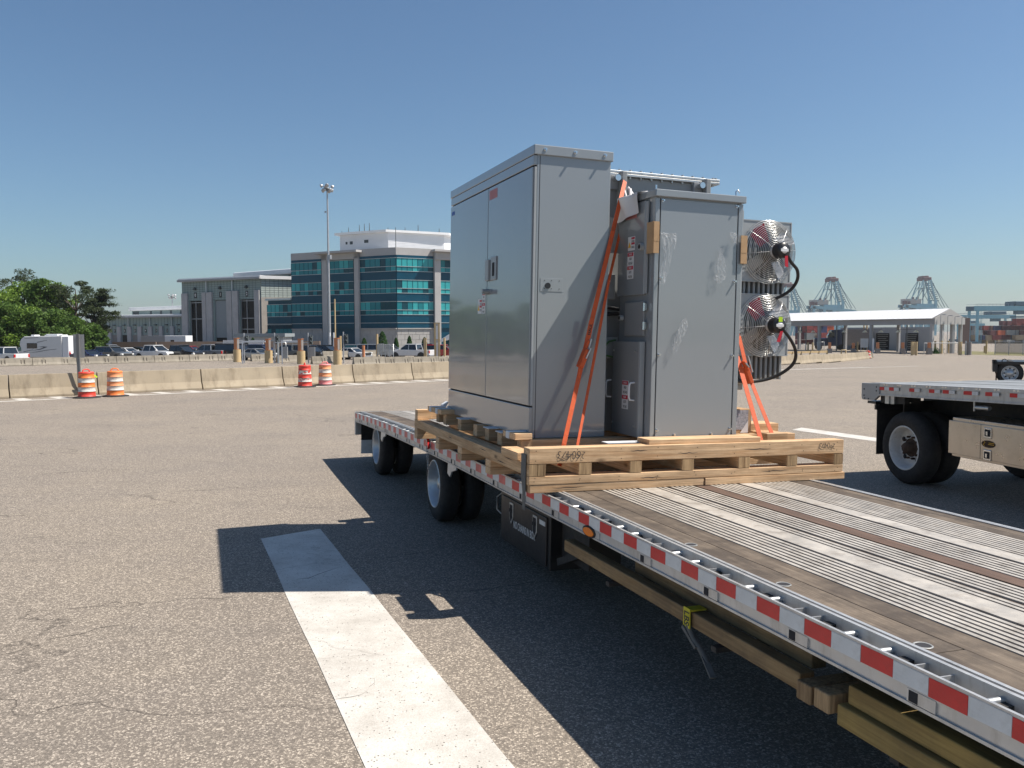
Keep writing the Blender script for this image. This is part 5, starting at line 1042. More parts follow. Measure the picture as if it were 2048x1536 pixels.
# spools and pockets between lip and inner wall, repeating every two feet
spool=MB(); spool.cyl((.012,0,-.035),(.088,0,-.035),.014,n=10); spool.box(.012,.088,-.035,.035,-.098,-.045); spm=spool.mesh('pipe_spool',['galvanised'])
fin=MB(); fin.box(.012,.088,-.065,-.058,-.10,-.022); fin.box(.012,.088,.058,.065,-.10,-.022); fin.box(.012,.088,-.06,.06,-.104,-.099,1); fnm=fin.mesh('stake_pocket',['aluminium_rail','dark_gap'])
low=MB(); low.box(-.007,.004,-.07,.07,-.162,-.112); low.box(-.008,.0,.015,.06,-.160,-.116,1); lwm=low.mesh('pocket_end',['aluminium_rail','dark_gap'])
y=-1.2
while y<BE-.2:
    for dy,me,nmx in ((0,fnm,'stake_pocket'),(.245,spm,'pipe_spool'),(.455,spm,'pipe_spool')):
        yy=y+dy+.045; zz=camber((0,yy,0))[2]
        if yy<BE: ob(nmx,me,tr,(0,yy,zz))
    zz=camber((0,y,0))[2]; ob('pocket_end',lwm,tr,(0,y+.045,zz)); y+=.725
# reflective tape: red and white pieces in turn, one mesh each
tape=MB(); tape.box(-.0062,-.004,0,.176,-.104,-.030); tms={k:tape.mesh('tape_piece',[k]) for k in ('tape_red','tape_white','tape_red_faded')}
b=6.366-.178*20+.0; k=0
RT=random.Random(8)
y=-1.45+.0; n0=round((6.366-y)/.1785); y=6.366-.1785*n0
i=0
while y<BE-.2:
    red=(n0-i)%2==1
    m_=Matrix.Translation((RT.uniform(-.0005,.0005),y,camber((0,y,0))[2]+RT.uniform(-.002,.002)))@Matrix.Rotation(RT.uniform(-.006,.006),4,'X')
    if y>6.4: m_=m_@Matrix.Diagonal((1,1,1.05,1))
    ob('tape_piece',tms['tape_white' if not red else ('tape_red' if y<7 else 'tape_red_faded')],tr,mat=m_); y+=.1785; i+=1
# rear sill, mud flaps, chassis beams, cross members
s=C_(); s.box(0,WD,BE,BE+.05,-.19,-.0); tpart('rear_sill',s,'aluminium_rail'); 
s=C_(); s.box(0.0,.35,BE-.02,BE+.06,-.42,-.18); tpart('rear_bracket',s,'aluminium_rail',bevel=.01)
for a in (.06,WD-.66): s=MB(); s.box(a,a+.6,15.05,15.07,-.86,-.30); tpart('mud_flap',s,'rubber'); 
s=MB(); s.box(.06,.66,15.02,15.045,-.86,-.62); tpart('mud_flap_plate',s,'tape_white')
for a in (.78,1.82): s=C_(); s.box(a,a+.12,BS,BE,-.48,-.06,n=10); s.box(a-.06,a+.18,BS,BE,-.49,-.475,n=10); tpart('main_beam',s,'chassis_black')
s=C_(); y=-1
while y<BE: s.box(.02,WD-.02,y,y+.05,-.13,-.036); y+=.45
tpart('cross_member',s,'chassis_black',kind='stuff')
s=C_(); s.box(.55,.62,BS,8.,-.40,-.17,n=8); tpart('inner_beam',s,'aluminium_rail')
# wheels: duals on two spread axles
def dual(yc,far=False):
    r=.455
    for xx,side in ((.04,-1),(WD-.04,1)):
        zc=gl(xx,yc)+r
        for k,off in enumerate((0,.29)):
            x0=xx+off*(-side)
            t=MB(); W_=.245; t.lathe((x0,yc,zc),(-side,0,0),[(.285,.012),(.30,.0),(.36,.004),(.425,.018),(.447,.045),(.455,.07),(.455,W_-.07),(.447,W_-.045),(.36,W_),(.28,W_-.01)],48)
            for g_ in range(4): t.lathe((x0,yc,zc),(-side,0,0),[(.4565,.075+g_*.026),(.4565,.081+g_*.026)],48,1)
            w=tpart('wheel',t,['rubber','dark_gap'])
            rm=MB(); rm.lathe((x0,yc,zc),(-side,0,0),[(.292,.006),(.283,-.004),(.275,.004),(.268,.03),(.255,.05),(.245,.13),(.235,.15),(.13,.155),(.12,.10),(.0,.098)] if k==0 else [(.292,.006),(.275,.004),(.25,.1),(0,.1)],48); part('rim',rm,'rim_alu',w)
            if k==0:
                h=MB(); h.lathe((x0,yc,zc),(-side,0,0),[(.0,.05),(.07,.06),(.085,.14)],20)
                for j in range(10): a_=j*.628; h.cyl((x0-side*.15,yc+.105*math.cos(a_),zc+.105*math.sin(a_)),(x0-side*.115,yc+.105*math.cos(a_),zc+.105*math.sin(a_)),.014,n=6)
                part('hub',h,'galvanised',w)
    s=MB(); s.cyl((.3,yc,gl(1.3,yc)+r),(WD-.3,yc,gl(1.3,yc)+r),.065,n=14); tpart('axle',s,'chassis_black')
    for a in (.85,1.85): s=MB(); s.box(a-.05,a+.05,yc-.75,yc+.15,-.62,-.45); s.cyl((a,yc+.25,-.6),(a,yc+.25,-.36),.13,n=14); tpart('suspension',s,'chassis_black')
dual(9.96); dual(13.6)
# bright brackets ahead of the wheels, marker lamp
for yy in (9.1,12.9): 
    s=C_(); s.prism([(yy+.10,-.17),(yy-.22,-.17),(yy-.22,-.22),(yy-.05,-.26),(yy+.02,-.33),(yy+.12,-.30)],0,.0,.02); tpart('wheel_bracket',s,'rim_alu',bevel=.004)
def lamp(y,z,mat_):
    s=MB(); s.prism([(y+.105*math.cos(t)*1,z+.042*math.sin(t)) for t in [i*6.283/24 for i in range(24)]],0,-.012,.0); l_=tpart('marker_lamp',s,'rubber'); s=MB(); s.prism([(y+.085*math.cos(t),z+.030*math.sin(t)) for t in [i*6.283/24 for i in range(24)]],0,-.020,-.010); part('lens',s,mat_,l_,bevel=.004)
lamp(5.46,-.140,'amber_lens')
# black tool box behind the lamp, with drop latches and lettering
s=MB(); s.box(.25,.95,6.78,8.08,-.80,-.31); tb=tpart('tool_box',s,'black_paint',bevel=.008)
s=MB(); s.box(.235,.25,6.84,8.02,-.77,-.34); part('box_door',s,'black_paint',tb,bevel=.006)
for yy in (7.10,7.72): 
    s=MB(); s.prism([(yy-.05,-.37),(yy+.05,-.37),(yy+.05,-.52),(yy,-.58),(yy-.05,-.52)],0,.226,.2349); lt_=part('latch',s,'galvanised',tb,bevel=.003)
    s=MB(); s.prism([(yy-.032,-.39),(yy+.032,-.39),(yy+.032,-.51),(yy,-.55),(yy-.032,-.51)],0,.2225,.2259); s.box(.216,.2225,yy-.03,yy+.03,-.46,-.43); part('latch',s,'dark_gap',tb)
lettering('NO CHAINS IN BOX','label_white',tb,(.232,7.38,-.57),(0,-1,0),(0,0,1),.10,.62,.012)
s=MB(); s.box(.229,.236,6.86,6.99,-.42,-.38); part('badge',s,'label_white',tb)
s=MB(); s.tube([(.3,8.1,-.32),(.28,8.3,-.42),(.30,8.35,-.56),(.34,8.2,-.62),(.4,8.1,-.6)],.007,6); part('cable',s,'galvanised',tb)
s=MB(); s.box(.35,.37,6.2,6.75,-.66,-.30); s.beam((.3,6.7,-.70),(.3,6.2,-.50),.03,.06); tpart('box_bracket',s,'chassis_black')
s=MB(); s.prism([(5.9,-.19),(5.45,-.19),(5.45,-.33),(5.62,-.42)],0,.45,.5); tpart('box_bracket',s,'chassis_black')
# ---------------------------------------------------------------- timbers stowed under the rail
def onframe(name,label,cat,a,b_,z,group=None,yaw=0): return thing(name,label,cat,mat=TF@Matrix.Translation((a,b_,z))@Matrix.Rotation(yaw,4,'Z'),group=group)
for (a,y0,y1,z0,z1,w,lab,mt) in ((.06,6.05,3.25,-.425,-.335,.09,'long weathered four by four stowed under the rail from the tool box to the strap','dunnage_y'),
    (.17,5.1,3.3,-.35,-.27,.09,'second weathered timber tucked behind the long one under the rail','dunnage_y'),
    (.05,2.92,.2,-.345,-.258,.10,'yellowish upper timber under the rail toward the lower right corner','dunnage_yellow'),
    (.02,2.95,2.30,-.445,-.35,.10,'yellowish lower timber with a long split, under the upper one','dunnage_yellow'),
    (.03,2.13,.6,-.43,-.335,.10,'darker lower timber reaching the lower right corner','dunnage_yellow')):
    q=onframe('timber_beam',lab,'timber',a,y1,z0,'timbers stowed under the trailer rail'); s=MB(); s.box(0,w,0,y0-y1,0,z1-z0,n=6); part('timber',s,mt,q,bevel=.008)
    q.rotation_euler.rotate_axis('X',(.012 if a==.06 else -.004)) if False else None
for (y,z,lab) in ((3.03,-.415,'square timber end facing out where the two long timbers meet'),(3.15,-.425,'second square timber end beside the first'),(2.2,-.425,'dark timber end between the lower timbers')):
    q=onframe('cross_timber',lab,'timber',.0,y,z,'crosswise timbers under the rail'); s=MB(); s.box(0,1.3,-.05,.05,0,.09); part('timber',s,'end_grain',q,bevel=.008)
for yy in (5.2,3.9,2.6,1.2): s=MB(); s.box(.03,.8,yy,yy+.05,-.47,-.44); tpart('rack_bar',s,'chassis_black')
q=onframe('load_strap','yellow printed strap knotted round the stowed timber with its hook hanging down','strap',.05,4.22,-.42); s=MB(); s.box(-.012,-.006,-.035,.035,-.01,.105); s.box(-.01,.10,-.035,.035,.09,.1); part('webbing',s,'strap_yellow',q); lettering('LBS','label_black',q,(-.0135,0,.045),(0,0,-1),(0,-1,0),.075,.75,.02)
s=MB(); s.tube([(0,0,0),(.0,-.06,-.06),(.02,-.13,-.12),(.02,-.20,-.18),(.01,-.25,-.22)],[.018,.016,.02,.016,.008],6); s.beam((0,.03,-.01),(.01,-.10,-.10),.05,.02); s.beam((.02,-.14,-.13),(.0,-.27,-.21),.035,.012); part('hook',s,'strap_grey',q)
# chain binder on the rail behind the pallet
q=onframe('chain_binder','small red chain binder with chain on the rail at the far end of the pallet','chain binder',0,10.05,-.03); s=MB(); s.beam((-.02,.0,.02),(-.03,-.10,-.08),.03,.05); part('binder_body',s,'red_lens',q,bevel=.006)
s=MB()
for k in range(7): t=k/6; c=Vector((-.02+.20*t,.05-.1*t,.0+.10*t)); s.tube([c+Vector((.018*math.cos(a_)*(1 if k%2 else .3),.012*math.sin(a_),.022*math.sin(a_)*(.4 if k%2 else 1))) for a_ in [j*.785 for j in range(8)]],.005,5,closed=True)
for k in range(8): c=Vector((-.03,-.02-.012*k,-.08-.035*k)); s.tube([c+Vector((.012*math.cos(a_),.010*math.cos(a_),.022*math.sin(a_))) for a_ in [j*.785 for j in range(8)]],.005,5,closed=True)
part('chain',s,'galvanised',q)
# ================================================================ PALLET
pa,pb_=-.17,6.25
pal=onframe('timber_skid','heavy timber skid of stacked beams and stringers under the grey cabinets','pallet',pa,pb_,0)
PW,PL=3.10,3.86
def board(x0,x1,y0,y1,z0,z1,mt,name='beam',lab=None): s=MB(); s.box(x0,x1,y0,y1,z0,z1); return part(name,s,mt,pal,bevel=.004,label=lab)
# bottom doubled runners across
for y in (0,.96,1.86,2.72,3.72):
    board(0,PW,y,y+.14,.066,.133,'pine_x','runner'); 
    if y==0: board(0.01,1.62,y+.003,y+.14,.0,.064,'pine_x','runner'); board(1.63,PW+.02,y-.004,y+.14,.0,.062,'pine_x','runner')
    else: board(0,PW,y,y+.14,0,.064,'pine_x','runner')
# stringers running back, their end grain forward
for i,(x0,x1) in enumerate(((0,.075),(.078,.145),(.435,.550),(.90,1.012),(1.40,1.515),(1.965,2.085),(2.48,2.59),(3.0,3.10))):
    board(x0,x1,.004,PL,.135,.233,'pine_y','stringer')
    s=MB(); s.box(x0+.002,x1-.002,.0,.004,.137,.231); part('end_grain',s,'end_grain',pal)
# long side plank lying on the left stringer, split in two lengths
# top beams across
topb=[('near',0,.13,.235,.360,0,PW)]
for k,(n_,y0,y1,z0,z1,x0,x1) in enumerate(topb): nb_=board(x0,x1,y0,y1,z0,z1,'pine_x','beam')
for yy in (1.15,1.52,1.90,2.46,3.05,3.36,3.75): board(.17,PW-.1,yy,yy+.12,.235,.352,'pine_x','beam')
board(0,.17,3.72,3.84,.235,.352,'pine_x','beam'); board(.17,PW-.05,.62,.74,.235,.352,'pine_x','beam'); board(-.02,.13,.22,.62,.235,.30,'pine_y','block')
# bowed board on top
s=MB(); s.box(1.09,2.21,.03,.24,.360,.402,n=1); bb_=part('top_board',s,'pine_x',pal,bevel=.004)
s=MB(); s.box(2.55,2.95,.75,1.0,.36,.44); part('block',s,'pine_x',pal,bevel=.004)
for (x0,x1,z) in ((.25,.34,.262),(2.02,2.30,.298),(.9,1.06,.318),(1.35,1.55,.285),(.2,.5,.035),(2.2,2.5,.10),(1.0,1.2,.09)):
    s=MB(); n_=7; pts_=[(x0+(x1-x0)*i/n_,z+.003*math.sin(i*2.1+x0*9)) for i in range(n_+1)]
    s.add([(x,-.0006,zz+.0028*math.sin(math.pi*i/n_)+.0004) for i,(x,zz) in enumerate(pts_)]+[(x,-.0006,zz-.0028*math.sin(math.pi*i/n_)-.0004) for i,(x,zz) in reversed(list(enumerate(pts_)))],[tuple(range(2*n_+2))]); part('split',s,'dark_gap',pal)
for i in range(9):
    x=.06+i*.37
    for z in (.335,.26,.11,.085): s=MB(); s.disc((x+R.uniform(-.02,.02),-.0008,z+R.uniform(-.01,.01)),(0,-1,0),.0042,8); part('nail',s,'hub_rust',pal)
for (y0,y1,z) in ((1.05,1.30,.20),(2.2,2.36,.185),(.55,.8,.16),(.35,.6,.215)):
    s=MB(); s.add([(-.0006,y0,z),(-.0006,(y0+y1)/2,z+.006),(-.0006,y1,z+.002),(-.0006,(y0+y1)/2,z-.003)],[(0,1,2,3)]); part('split',s,'dark_gap',pal)
# hand written stock number, upside down
RH=random.Random(2)
def handwritten(t,x,z,step,size):
    for i,ch in enumerate(t):
        a=RH.uniform(-.22,.12)+.12; r_=Vector((-math.cos(a),0,math.sin(a))); u_=Vector((-math.sin(a)*1.0-.18,0,-math.cos(a))); lettering(ch,'ink',pal,(x-step*i,-.0045,z+RH.uniform(-.008,.008)+.004*i),r_,Vector((-r_.z,0,r_.x)),size*RH.uniform(.85,1.15),RH.uniform(.75,1.05),-.016)
handwritten('260473',.47,.292,.042,.098); handwritten('260473',2.985,.298,.03,.075)
# dunnage blocks and foam pads along the left foot of the cabinet
for i,(y,lab) in enumerate(((.60,'nearest'),(3.02,'third'),(3.30,'farthest'))):
    q=onframe('wood_block','short wood block with white foam on the skid, %s one along the cabinet foot'%lab,'block',pa+.10,pb_+y,.355,'foam wrapped blocks'); s=MB(); s.box(0,.16,0,.32,.0,.055); part('block',s,'pine_x',q,bevel=.004)
    s=MB(); s.box(-.01,.17,.14,.22,-.004,.062); s.prism([(.165,-.0),(.165,.07),(.23,.11),(.24,.10),(.18,.0)],1,.24,.34); part('foam',s,'foam_white',q,bevel=.006)
for i,y in enumerate((1.52,2.46,1.15)):
    q=onframe('foam_sheet','thin white foam sheet on a cross beam of the skid, %s one'%['nearer','farther','middle'][i],'foam sheet',pa+.16,pb_+y-.02,.353,'foam sheets on the skid'); s=MB(); s.box(0,.5,0,.17,0,.009); part('sheet',s,'foam_white',q)
q=onframe('foam_sheet','thin white foam sheet lying on the skid between the two cabinets','foam sheet',.62,6.45,.354,'foam sheets on the skid'); s=MB(); s.box(0,.6,0,.12,0,.008); part('sheet',s,'foam_white',q)
# grey tie down strap over the near left corner
q=onframe('tie_down_strap','grey tie down strap from the skid corner to the trailer rail','strap',-.175,6.30,0); s=MB(); s.prism([(.0,.30),(.10,.30),(.10,.13),(.06,.0),(.06,-.14),(.0,-.14),(.0,.1)],0,-.006,-.001); s.box(-.006,.14,.0,.1,.30,.306); part('webbing',s,'strap_grey',q)
# ================================================================ TRANSFORMER: tall cabinet, tank, front cabinet, cooling fans
tz=.355
tf=onframe('power_transformer','grey power transformer unit: tall double door cabinet, tank and front cabinet with cooling fans','transformer',0,6.7,tz)
OY=6.7
def L3(p): return (p[0],p[1]-OY,p[2]-tz)
def up(name,mb,mats,par=None,bevel=0,**k): mb.fn=L3; return part(name,mb,mats,par or tf,bevel=bevel,**k)
G='cabinet_grey'
# --- tall cabinet A
a0,a1,b0,b1,zT_=.10,.83,6.94,9.53,2.91
s=MB(); s.box(a0+.02,a1,b0,b1,tz,zT_-.02); ta=up('tall_cabinet',s,G,bevel=.006)
s=MB(); s.box(a0-.015,a1+.015,b0-.02,b1+.02,zT_-.085,zT_); up('cap',s,G,ta,bevel=.006)
s=MB(); s.box(a0-.012,a0+.02,b0-.004,b1,tz,.63); up('plinth',s,G,ta,bevel=.006)
s=MB(); s.box(a0-.012,a0+.02,b0-.004,b1,2.735,2.822); up('header',s,G,ta,bevel=.006)
s=MB(); s.box(a0+.012,a0+.018,b0,b1,.63,2.735); up('gap',s,'dark_gap',ta)
for y0,y1 in ((b0+.012,8.150),(8.162,b1-.008)): s=MB(); s.box(a0-.016,a0+.010,y0,y1,.645,2.722); up('door',s,G,ta,bevel=.006)
s=MB(); s.box(a0-.002,a0+.018,b0-.006,b0+.010,.645,2.722); up('edge_trim',s,'cabinet_edge',ta)
s=MB(); s.box(a0+.045,a0+.05,b0-.0015,b0,tz,2.82); up('seam',s,'dark_gap',ta)
s=MB(); s.box(a0-.03,a0-.016,7.86,8.02,1.80,2.03); h_=up('handle_plate',s,'cabinet_edge',ta,bevel=.01); s=MB(); s.box(a0-.034,a0-.029,7.90,7.955,1.84,1.97); up('handle_recess',s,'dark_gap',ta)
s=MB(); s.box(a0-.045,a0-.016,8.05,8.15,1.80,2.01); up('hasp',s,'cabinet_edge',ta,bevel=.006)
s=MB(); s.cyl((a0-.016,8.08,1.695),(a0-.09,8.08,1.695),.022,n=14); s.cyl((a0-.09,8.08,1.695),(a0-.094,8.08,1.695),.026,n=14); s.box(a0-.06,a0-.016,8.09,8.19,1.67,1.72); up('door_bolt',s,'cabinet_edge',ta,bevel=.003)
s=MB(); s.box(a0-.018,a0-.0155,7.885,8.12,2.60,2.69); up('warning_label',s,'label_faded_red',ta)
s=MB(); s.box(a0-.018,a0-.0155,9.36,9.47,2.62,2.66); up('maker_label',s,'label_blue',ta)
def vlabel(a,y0,y1,z0,z1,lines,par,face='left'):
    """white warning sticker: alternating red heads and black lines"""
    s=MB(); e=.0018
    def pl_(y0,y1,z0,z1,k): 
        q=MB(); q.box(a-e*(k+1),a-e*k,y0,y1,z0,z1); return q
    lab_=up('warning_label',pl_(y0,y1,z0,z1,0),'label_white',par)
    H=(z1-z0); n=len(lines); yc=(y0+y1)/2
    for i,(t,kind) in enumerate(lines):
        zt=z1-H*i/n; zb=z1-H*(i+1)/n
        if kind=='r': up('label_head',pl_(y0+.006,y1-.006,zb+.004,zt-.004,1),'label_red',par); lettering(t,'label_white',par,L3((a-e*2-.0006,yc,(zt+zb)/2)),(0,-1,0),(0,0,1),H/n*.62,.62*min(1,(y1-y0)/(H/n)/len(t)*2.1),.01)
        elif t: lettering(t,'label_black',par,L3((a-e-.0006,yc,(zt+zb)/2)),(0,-1,0),(0,0,1),H/n*.72,.62*min(1,(y1-y0)/(H/n)/len(t)*2.3),.02)
LN=[('DANGER','r'),('HIGH','b'),('VOLTAGE','b'),('PELIGRO','r'),('ALTO','b'),('VOLTAJE','b')]
vlabel(a0-.0165,8.20,8.295,1.48,1.70,[('DANGER','r'),('HIGH','b'),('VOLTAGE','b'),('PELIGRO','r'),('ALTO','b'),('VOLTAJE','b')],ta)
def tri(a,y0,y1,z0,z1,par):
    s=MB(); s.box(a-.0018,a,y0,y1,z0,z1); up('warning_label',s,'label_white',par); ym=y1-(y1-y0)*.24; 
    s=MB(); s.prism([(ym+(y1-y0)*.2,z0+(z1-z0)*.22),(ym-(y1-y0)*.2,z0+(z1-z0)*.22),(ym,z0+(z1-z0)*.62)],0,a-.004,a-.0018); up('hazard_triangle',s,'label_yellow',par)
    for zz in (.80,.42): s=MB(); s.box(a-.004,a-.0018,y0+.004,y0+(y1-y0)*.5,z0+(z1-z0)*zz,z0+(z1-z0)*(zz+.14)); up('label_head',s,'label_red',par)
    for zz in (.68,.60,.26,.18): s=MB(); s.box(a-.004,a-.0018,y0+.008,y0+(y1-y0)*.48,z0+(z1-z0)*zz,z0+(z1-z0)*(zz+.03)); up('label_line',s,'label_black',par)
tri(a0-.0165,8.31,8.44,1.48,1.63,ta)
# near face: plate with cable entry
s=MB(); s.box(.17,.385,b0-.003,b0,1.65,1.765); up('gland_plate',s,G,ta,bevel=.001); s=MB(); s.cyl((.24,b0-.012,1.70),(.24,b0-.002,1.70),.026,n=20); up('gland_cap',s,'fan_black',ta)
for x in (.21,.275,.35):
    for z in (1.675,1.745): s=MB(); s.cyl((x,b0-.006,z),(x,b0-.002,z),.004,n=8); up('screw',s,'dark_gap',ta)
def bolt(x,y,z,par,r=.012,l=.03): s=MB(); s.cyl((x,y+.001,z),(x,y-.006,z),r*1.5,n=12); s.cyl((x,y,z),(x,y-l,z),r,r*.9,n=10); return up('bolt',s,'bright_steel',par)
for x in (.185,.47,.758): bolt(x,b0-.02,2.870,ta,.011,.028)
# --- front cabinet B
a0,a1,b0,b1,zT_=1.055,1.950,6.52,7.17,2.537
s=MB(); s.box(a0+.012,a1-.01,b0+.012,b1,.372,zT_-.02); fc=up('front_cabinet',s,G,bevel=.006)
s=MB(); s.box(a0-.012,a1+.012,b0-.028,b1+.01,zT_-.062,zT_); up('cap',s,G,fc,bevel=.006)
s=MB(); s.box(a0+.055,a1-.06,b0,b0+.012,.385,zT_-.075); up('front_panel',s,G,fc,bevel=.003)
s=MB(); s.box(a0+.046,a0+.054,b0+.009,b0+.0125,.375,zT_-.07); s.box(a1-.059,a1-.053,b0+.009,b0+.0125,.375,zT_-.07); up('seam',s,'dark_gap',fc)
for x0,x1 in ((a0+.002,a0+.044),(a1-.05,a1-.002)): s=MB(); s.box(x0,x1,b0-.002,b0+.014,.372,zT_-.07); up('corner_post',s,G,fc,bevel=.004)
for z in (2.444,1.780,1.115,.455):
    for x in (1.125,1.876): bolt(x,b0,z,fc,.009,.028)
for x in (1.30,1.68): bolt(x,b0,.41,fc,.008,.02)
s=MB(); s.cyl((a0+.03,b0+.05,zT_),(a0+.03,b0+.05,zT_+.045),.009,n=10); s.tube([(a1-.05,b0+.05,zT_),(a1-.05,b0+.05,zT_+.05),(a1-.03,b0+.05,zT_+.065),(a1-.01,b0+.05,zT_+.04)],.006,6); up('lifting_eye',s,'bright_steel',fc)
# left side: upper door, small hatch, lower door
s=MB(); s.box(a0-.016,a0+.012,6.665,7.17,1.64,2.46); ud=up('upper_door',s,G,fc,bevel=.006); s=MB(); s.box(a0-.012,a0+.0,6.625,6.665,1.65,2.45); up('edge_trim',s,'cabinet_edge',ud)
s=MB(); s.cyl((a0-.016,6.70,2.06),(a0-.05,6.70,2.06),.032,n=16); s.disc((a0-.051,6.70,2.06),(-1,0,0),.021,16,1); up('knob',s,['cabinet_edge','fan_black'],ud)
s=MB(); s.box(a0-.014,a0+.012,6.655,7.01,1.275,1.58); hd=up('hatch',s,'tank_grey',fc,bevel=.006)
for z in (1.53,1.365): s=MB(); s.cyl((a0-.018,6.64,z-.035),(a0-.018,6.64,z+.035),.013,n=10); s.box(a0-.02,a0+.0,6.62,6.65,z-.03,z+.03); up('hinge',s,'bright_steel',hd)
s=MB(); s.cyl((a0-.014,7.05,1.44),(a0-.05,7.05,1.44),.025,n=14); s.disc((a0-.051,7.05,1.44),(-1,0,0),.018,14,1); up('knob',s,['cabinet_edge','fan_black'],hd)
s=MB(); s.box(a0-.045,a0+.012,6.665,7.17,.375,1.225); ld=up('lower_door',s,'tank_grey',fc,bevel=.005); s=MB(); s.box(a0-.047,a0+.0,6.640,6.666,.375,1.225); up('edge_trim',s,'cabinet_edge',ld)
for yy in (6.73,7.19): s=MB(); x=a0-.045; s.tube([(x,yy,.70),(x-.043,yy,.705),(x-.052,yy,.73),(x-.052,yy,.83),(x-.043,yy,.855),(x,yy,.86)],.008,8); up('grab_handle',s,'panel_white',ld)
for yy,z in ((6.72,1.14),(7.14,1.14),(6.72,.47),(7.14,.47)): s=MB(); s.cyl((a0-.045,yy,z),(a0-.055,yy,z),.010,n=10); up('screw',s,'galvanised',ld)
vlabel(a0-.0165,6.855,6.975,1.79,2.03,LN,ud); tri(a0-.0165,6.84,6.97,2.045,2.17,ud)
vlabel(a0-.0455,6.84,6.96,.61,.87,LN,ld)
s=MB(); s.box(a0-.018,a0-.016,6.82,7.03,2.33,2.41); up('warning_label',s,'label_faded_red',ud)
s=MB(); s.box(a1-.004,a1+.02,b0+.02,b0+.045,1.35,2.42); up('side_flange',s,'cabinet_edge',fc); s=MB(); s.tube([(a1+.0,b0+.1,.70),(a1+.05,b0+.1,.71),(a1+.055,b0+.1,.78),(a1+.05,b0+.1,.87),(a1+.0,b0+.1,.88)],.008,8); up('grab_handle',s,'panel_white',fc)
# --- tank with bolted cover
s=MB(); s.box(.88,2.12,7.37,9.2,tz,2.794); tk=up('tank',s,'tank_grey',bevel=.01)
s=MB(); s.box(.84,2.23,7.33,9.26,2.795,2.818); s.box(.84,2.23,7.33,9.26,2.822,2.845); up('cover_flange',s,'galvanised',tk,bevel=.003)
s=MB()
for k in range(12): s.cyl((.90+k*.115,7.36,2.845),(.90+k*.115,7.36,2.862),.014,n=6); s.cyl((.90+k*.115,7.36,2.795),(.90+k*.115,7.36,2.775),.012,n=6)
for k in range(16): s.cyl((2.2,7.36+k*.12,2.845),(2.2,7.36+k*.12,2.862),.014,n=6)
up('cover_bolt',s,'galvanised',tk,kind='stuff')
for x in (1.11,2.03):
    s=MB(); s.box(x,x+.055,7.26,7.40,2.52,2.83); s.box(x-.10,x,7.33,7.40,2.66,2.80); up('lifting_lug',s,'tank_grey',tk,bevel=.008); s=MB(); s.cyl((x-.045,7.25,2.76),(x-.045,7.33,2.76),.03,n=12); up('lug_bolt',s,'bright_steel',tk)
s=MB(); s.box(.84,1.10,7.33,7.40,1.62,1.86); up('junction_box',s,'cabinet_edge',tk,bevel=.006); s=MB(); s.box(.86,1.12,7.28,7.40,1.06,1.26); up('junction_box',s,'cabinet_edge',tk,bevel=.01)
s=MB(); s.tube([(.83,7.34,1.565),(.95,7.30,1.55),(1.13,7.30,1.53)],.018,8); s.tube([(.83,7.34,1.475),(.97,7.30,1.48),(1.13,7.30,1.485)],.018,8); up('conduit',s,'hose_black',tk)
s=MB(); s.tube([(1.08,7.26,1.235),(1.00,7.24,1.22),(.95,7.24,1.16),(.97,7.24,1.09),(1.08,7.26,1.07)],.009,8); up('ground_wire',s,'green_wire',tk)
# --- radiator banks with fan panels on the right
for (z0,z1,p0,p1) in ((1.62,2.47,1.86,2.49),(.855,1.60,1.10,1.74)):
    fn_=MB()
    rb_=None
    for k in range(16):
        x=2.20+k*.060; s=MB(); s.box(x,x+.028,7.44,8.5,z0,z1)
        f_=up('radiator_fin',s,'radiator_grey',tf,bevel=.004)
    s=MB(); s.cyl((2.12,7.6,z0+.04),(3.2,7.6,z0+.04),.03,n=10); s.cyl((2.12,7.6,z1-.04),(3.2,7.6,z1-.04),.03,n=10); up('header_pipe',s,'radiator_grey',tf)
    # panel with a round opening
    s=MB(); xa,xb=2.14,3.165; zc=(p0+p1)/2 if p0>1.5 else 1.425; xc=2.90; rO=.29; N_=40
    out=[];inn=[]
    for j in range(N_):
        t=2*math.pi*j/N_; c,sn=math.cos(t),math.sin(t); zc_=2.175 if p0>1.5 else 1.425
        kx=((xb-xc) if c>0 else (xc-xa))/abs(c) if abs(c)>1e-6 else 9; kz=((p1-zc_) if sn>0 else (zc_-p0))/abs(sn) if abs(sn)>1e-6 else 9
        k_=min(kx,kz); out.append((xc+c*k_,7.40,zc_+sn*k_)); inn.append((xc+c*rO,7.40,zc_+sn*rO))
    s.add(out+inn+[(x,7.46,z) for x,y,z in inn],[(j,(j+1)%N_,N_+(j+1)%N_,N_+j) for j in range(N_)]+[(N_+j,N_+(j+1)%N_,2*N_+(j+1)%N_,2*N_+j) for j in range(N_)])
    s.box(xa,xb,7.395,7.44,p1-.012,p1); s.box(xb-.012,xb,7.395,7.44,p0,p1-.012); s.box(xa,xb-.012,7.395,7.44,p0,p0+.012); up('fan_panel',s,'cabinet_edge',tf)
s=MB(); s.box(2.12,2.75,7.45,8.0,.80,.85); s.cyl((2.62,7.6,.80),(2.62,7.6,.68),.035,n=10); s.box(2.12,2.7,7.5,7.9,.74,.80); up('drain_pipe',s,'cabinet_edge',tf,bevel=.01)
s=MB(); s.cyl((2.05,7.30,1.90),(2.30,7.30,1.90),.02,n=10); up('oil_pipe',s,'bright_steel',tf)
